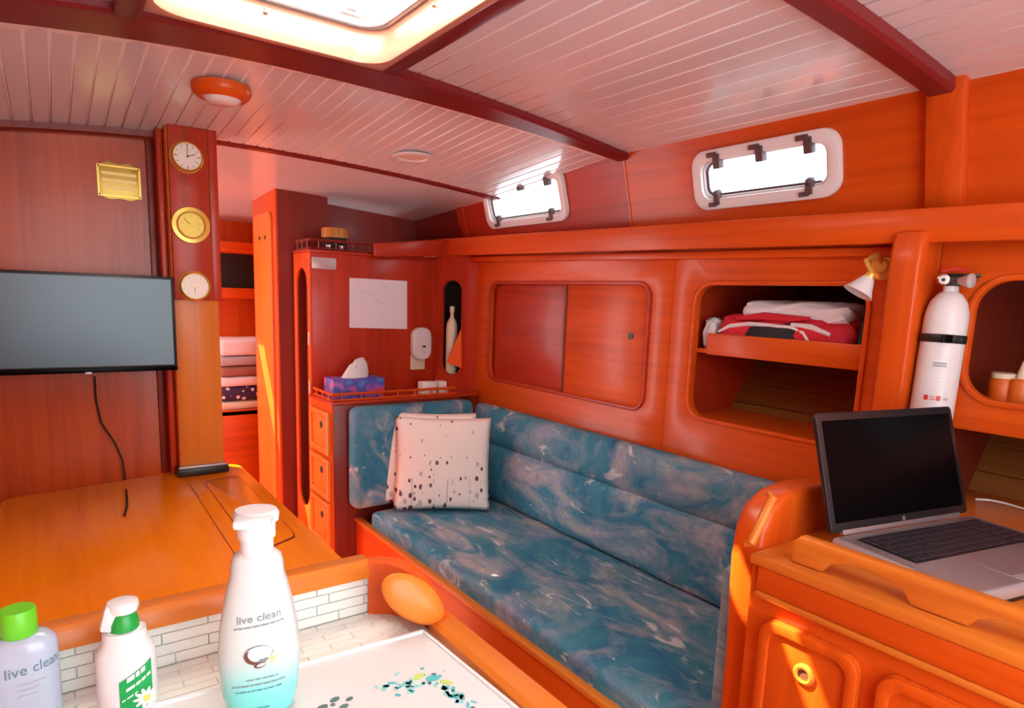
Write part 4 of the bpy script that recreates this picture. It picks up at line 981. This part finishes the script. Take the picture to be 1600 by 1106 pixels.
tag(obj('small_cloth', cushion(XW+.05, XW+.12, 1.388, 1.43, SZ, SZ+.098, .015, (0, 0, .004), 8, .005), 'white_cloth'), 'small crumpled white cloth at the end of the locker shelf', 'cloth')['label']
tag(obj('black_case', cushion(XW+.045, XW+.16, .835, .905, SZ, SZ+.125, .02, (.004, 0, .004), 8, .002), 'black_cloth'), 'black soft case beside the folded bag on the locker shelf', 'case')
# jars in aft locker
for k, (px, lab) in enumerate(((1562, 'orange jar with pale lid inside the aft rounded locker'), (1592, 'smaller orange jar with pointed cap inside the aft locker'))):
    p = on(px, 625, 0, XW+.10); t = thing('storage_jar', lab, 'jar', (p.x, p.y, 1.2075), 'jars in the aft locker')
    obj('jar', xf(lathe([(.026, 0), (.028, .004), (.028, .058), (.022, .066)], 20), Matrix.Translation((p.x, p.y, 1.2075))), 'jar_orange', t)
    obj('lid', xf(lathe([(.026, .064), (.026, .076), (.02, .078)] if k == 0 else [(.012, .064), (.010, .085), (.003, .11)], 20), Matrix.Translation((p.x, p.y, 1.2075))), 'beige', t)
# chart, plate, dispenser on the locker front
def fr(px, py, d=.001): return on(px, py, 1, PY-d)
ch = thing('paper_chart', 'white paper chart taped to the half-height locker', 'paper', fr(590, 514))
Q = [fr(*q) for q in ((546, 434), (636, 439), (636, 514), (546, 512))]
obj('paper', prism([(q_.x, q_.z) for q_ in Q], 1, PY-.0015, PY-.0002), 'paper', ch)
def cln(pts, nm='drawn_line'): obj(nm, tube([fr(*q, .0018) for q in pts], .0007, 5), 'paper_line', ch)
cln([(560, 452), (575, 458), (585, 462), (590, 470), (598, 474)]); cln([(556, 445), (565, 448)]); cln([(560, 495), (566, 498)]); cln([(595, 450), (605, 447)]); cln([(592, 492), (600, 490)])
tag(obj('metal_plate', prism(rrect(fr(487, 420).x, fr(525, 420).x, fr(500, 420).z, fr(500, 402).z, .006), 1, PY-.004, PY, .001), 'plate_grey'), 'small blank metal plate near the top of the half-height locker', 'plate')
ds = thing('air_freshener', 'white rounded air freshener plugged below the paper chart', 'dispenser', fr(655, 562))
x0, x1 = fr(640, 530).x, fr(669, 530).x
obj('case', prism(rrect(x0, x1, fr(655, 561).z, fr(655, 511).z, (x1-x0)*.42), 1, PY-.045, PY-.003, .010, 3), 'bright_white', ds)
obj('window', mk_box((x0+x1)/2-.002, (x0+x1)/2+.018, PY-.0465, PY-.044, fr(655, 541).z-.002, fr(655, 541).z+.008, .001), 'black', ds)
obj('button', xf(lathe([(.004, 0), (.004, .001)], 12), Matrix.Translation(((x0+x1)/2+.008, PY-.045, fr(655, 549).z)) @ Matrix.Rotation(math.pi/2, 4, 'X')), 'plate_grey', ds)
tag(obj('socket_plate', prism(rrect(fr(641, 570).x, fr(663, 570).x, fr(650, 577).z, fr(650, 553).z, .004), 1, PY-.006, PY, .001), 'beige'), 'beige electrical socket plate below the air freshener', 'socket')
# slot contents
def sl(px, py, d): p = onpl(px, py, CA+cn*d, cn); return p
p = sl(705, 555, .05); zb0 = crn(705, 585)[1]
t = thing('spray_bottle', 'white bottle standing in the tall narrow slot', 'bottle', (p.x, p.y, zb0))
hb = sl(705, 478, .05).z-zb0
obj('bottle', xf(lathe([(.028, 0), (.031, .004), (.031, hb*.66), (.026, hb*.76), (.010, hb*.84), (.009, hb*.90), (.013, hb*.91), (.013, hb*.99), (.006, hb)], 20), Matrix.Translation((p.x, p.y, zb0))), 'cream', t)
cl = [sl(*q, -.004) for q in ((721, 512), (721, 575), (698, 566))]
bm = bmesh.new(); A = [bm.verts.new(c) for c in cl]; B = [bm.verts.new(c+cn*.006) for c in cl]
bm.faces.new(A); bm.faces.new(B[::-1])
for i in range(3): bm.faces.new((A[i], B[i], B[(i+1) % 3], A[(i+1) % 3]))
bmesh.ops.recalc_face_normals(bm, faces=bm.faces[:])
tag(obj('orange_flag', bm, 'orange_cloth'), 'folded triangular orange flag tucked at the slot edge', 'flag')
# tissue box
tx = fr(562, 612); bz = .943
tt = thing('tissue_box', 'blue and red patterned tissue box on the drawer cabinet', 'tissue box', (1.20, 2.86, bz))
x0, x1 = on(521, 605, 1, 2.80).x, on(601, 605, 1, 2.80).x; zt_ = on(560, 592, 1, 2.80).z
obj('box', mk_box(x0, x1, 2.80, 2.92, .9385, zt_, .002), 'tissue_box', tt)
bm = bmesh.new(); cx = (x0+x1)/2; n = 20; rings = []
for j, (f, hz) in enumerate(((1, 0), (.92, .02), (.70, .05), (.45, .072), (.12, .080))):
    rings.append([bm.verts.new((cx+(.065*f*math.cos(2*math.pi*k/n)+.012*j*.8)*1, 2.86+.028*f*math.sin(2*math.pi*k/n), zt_+hz*(1+.18*math.sin(k*2.1+j)))) for k in range(n)])
for a, b in zip(rings, rings[1:]):
    for k in range(n): bm.faces.new((a[k], a[(k+1) % n], b[(k+1) % n], b[k]))
bm.faces.new(rings[-1]); bmesh.ops.recalc_face_normals(bm, faces=bm.faces[:])
obj('tissue', bm, 'bright_white', tt)
for k, (pa, pb) in enumerate(((660, 682), (686, 698))):
    a, b = on(pa, 605, 1, 2.80), on(pb, 605, 1, 2.80)
    tag(obj('small_box', merge(mk_box(a.x, b.x, 2.80, 2.85, .9385, on(670, 598, 1, 2.80).z, .003), mk_box(a.x+.002, b.x-.002, 2.802, 2.848, on(670, 598, 1, 2.80).z, on(670, 598, 1, 2.80).z+.004, .001)), 'white'), ['wider small white box at the corner of the drawer cabinet', 'narrow small white box tucked next to the lining corner'][k], 'box')
# jar + small items on the half-height locker top
zt_ = 1.615
p0, p1 = on(503, 372, 1, 3.14), on(543, 372, 1, 3.14); r_ = (p1.x-p0.x)/2; c = (p0+p1)/2
jt = thing('amber_jar', 'short amber lidded tin on the half-height locker top', 'jar', (c.x, 3.14, zt_))
zj = on(520, 372, 1, 3.14).z
obj('tin', xf(lathe([(r_*.8, 0), (r_*.86, .004), (r_*.86, zj-zt_), (r_*.5, zj-zt_+.002)], 28), Matrix.Translation((c.x, 3.14, zt_))), 'dark', jt)
obj('lid', xf(lathe([(r_, zj-zt_), (r_, zj-zt_+.040), (r_*.94, zj-zt_+.046)], 28), Matrix.Translation((c.x, 3.14, zt_))), 'amber', jt)
for k, px in enumerate((514, 534)):
    c = on(px, 389, 1, 3.065); tag(obj('shot_glass', xf(lathe([(.010, 0), (.012, .002), (.014, .026), (.012, .026), (.010, .004)], 16), Matrix.Translation((c.x, 3.065, zt_))), 'chrome'), ['tiny shiny cup before the open side of the amber tin, nearer the passage', 'tiny shiny cup before the amber tin, nearer the windows'][k], 'cup', 'tiny metal cups')
# ceiling dome lamp
c = on(346, 130, 2, zc(.44, 2.0)-.003); zl_ = zc(c.x, c.y)-.003
dl = thing('ceiling_lamp', 'round wooden ceiling lamp with glass dome', 'lamp', (c.x, c.y, zl_))
Md = Matrix.Translation((c.x, c.y, zl_)) @ Matrix.Rotation(math.pi, 4, 'X') @ Matrix.Scale(1.18, 4)
obj('wooden_ring', xf(lathe([(.060, 0), (.066, .003), (.067, .014), (.063, .024), (.054, .032), (.046, .034), (.042, .030)], 40), Md), 'wood_x', dl)
obj('glass_dome', xf(lathe([(.045, .026), (.041, .036), (.030, .043), (.012, .046)], 32), Md), 'lens_light', dl)
c = on(645, 243, 2, zc(1.19, 2.3)-.004); zl_ = zc(c.x, c.y)-.0035
dl = thing('recessed_spotlight', 'small white recessed spotlight in the plank ceiling', 'lamp', (c.x, c.y, zl_))
Md = Matrix.Translation((c.x, c.y, zl_)) @ Matrix.Rotation(math.pi-.03, 4, 'X') @ Matrix.Diagonal((1.6, 1.6, 1.2, 1))
obj('trim_ring', xf(merge(lathe([(.050, 0), (.050, .004), (.046, .007), (.036, .006), (.033, .0005)], 36)), Md), 'bright_white', dl)
obj('lens', xf(lathe([(.034, .0004), (.028, .0022), (.006, .0026)], 28), Md), 'beige', dl)
# towels in the forward berth
names = [('grey_cloth', 641, 626, 'thin beige folded blanket at the bottom of the pile', 'beige'), ('x', 626, 604, 'dark folded towel printed with white rings', 'pattern_cloth'), ('x', 604, 588, 'white folded towel above the printed dark one', 'white_cloth'), ('x', 588, 572, 'brown and grey folded towel in the middle of the pile', 'brown_cloth'), ('x', 572, 556, 'pale grey folded towel in the upper half of the pile', 'grey_cloth'), ('x', 556, 530, 'thick white folded blanket on top of the pile', 'white_cloth')]
zt0 = on(380, 640, 1, 3.95).z-.008; zprev = zt0
for k, (_, pb, ptop, lab, mt) in enumerate(names):
    ztop = on(380, ptop, 1, 3.98).z
    tag(obj('folded_towel', cushion(.80+.008*(k % 2), 1.10+.01*((k*3) % 4), 3.975, 4.25, zprev+.001, ztop-.001, min(.02, (ztop-zprev)*.45), (0, .004, 0), 10, .0008), mt), lab, 'towel', 'folded towels on the forward berth'); zprev = ztop
# throw pillows
def pillow(pb, nrm, w_, h_, th, lean, lab, nm='throw_pillow'):
    n = 22; bm = bmesh.new(); F = [[None]*(n+1) for _ in range(n+1)]; Bk = [[None]*(n+1) for _ in range(n+1)]
    for i in range(n+1):
        for j in range(n+1):
            a, b = -1+2*i/n, -1+2*j/n
            x = a*w_/2*(1-.045*(1-b*b)); z = h_/2+b*h_/2*(1-.045*(1-a*a)); y = th/2*((1-a**2)*(1-b**2))**.42
            F[i][j] = bm.verts.new((x, -y, z)); Bk[i][j] = F[i][j] if i in (0, n) or j in (0, n) else bm.verts.new((x, y, z))
    for i in range(n):
        for j in range(n):
            bm.faces.new((F[i][j], F[i+1][j], F[i+1][j+1], F[i][j+1])); bm.faces.new((Bk[i][j], Bk[i][j+1], Bk[i+1][j+1], Bk[i+1][j]))
    for f in bm.faces: f.smooth = True
    me = bpy.data.meshes.new(nm); bm.to_mesh(me); bm.free(); me.materials.append(MATS['pillow'])
    o = bpy.data.objects.new(nm, me); COL.objects.link(o)
    o.matrix_world = Matrix.Translation(pb) @ Matrix.Rotation(math.atan2(nrm.x, -nrm.y), 4, 'Z') @ Matrix.Rotation(-lean, 4, 'X')
    return tag(o, lab, 'pillow', 'throw pillows')
pb = on(690, 796, 2, .462); d = Vector((CAM.x-pb.x, CAM.y-pb.y, 0)).normalized()
pillow(pb+Vector((-.006, -.012, 0)), d, .435, .425, .10, math.radians(9), 'cream throw pillow with brown leaf print leaning in the settee corner')
pillow(pb+Vector((-.033, .074, .012)), Vector((d.x-.05, d.y, 0)).normalized(), .43, .425, .06, math.radians(5), 'cream throw pillow almost hidden behind the front leaf-print pillow')
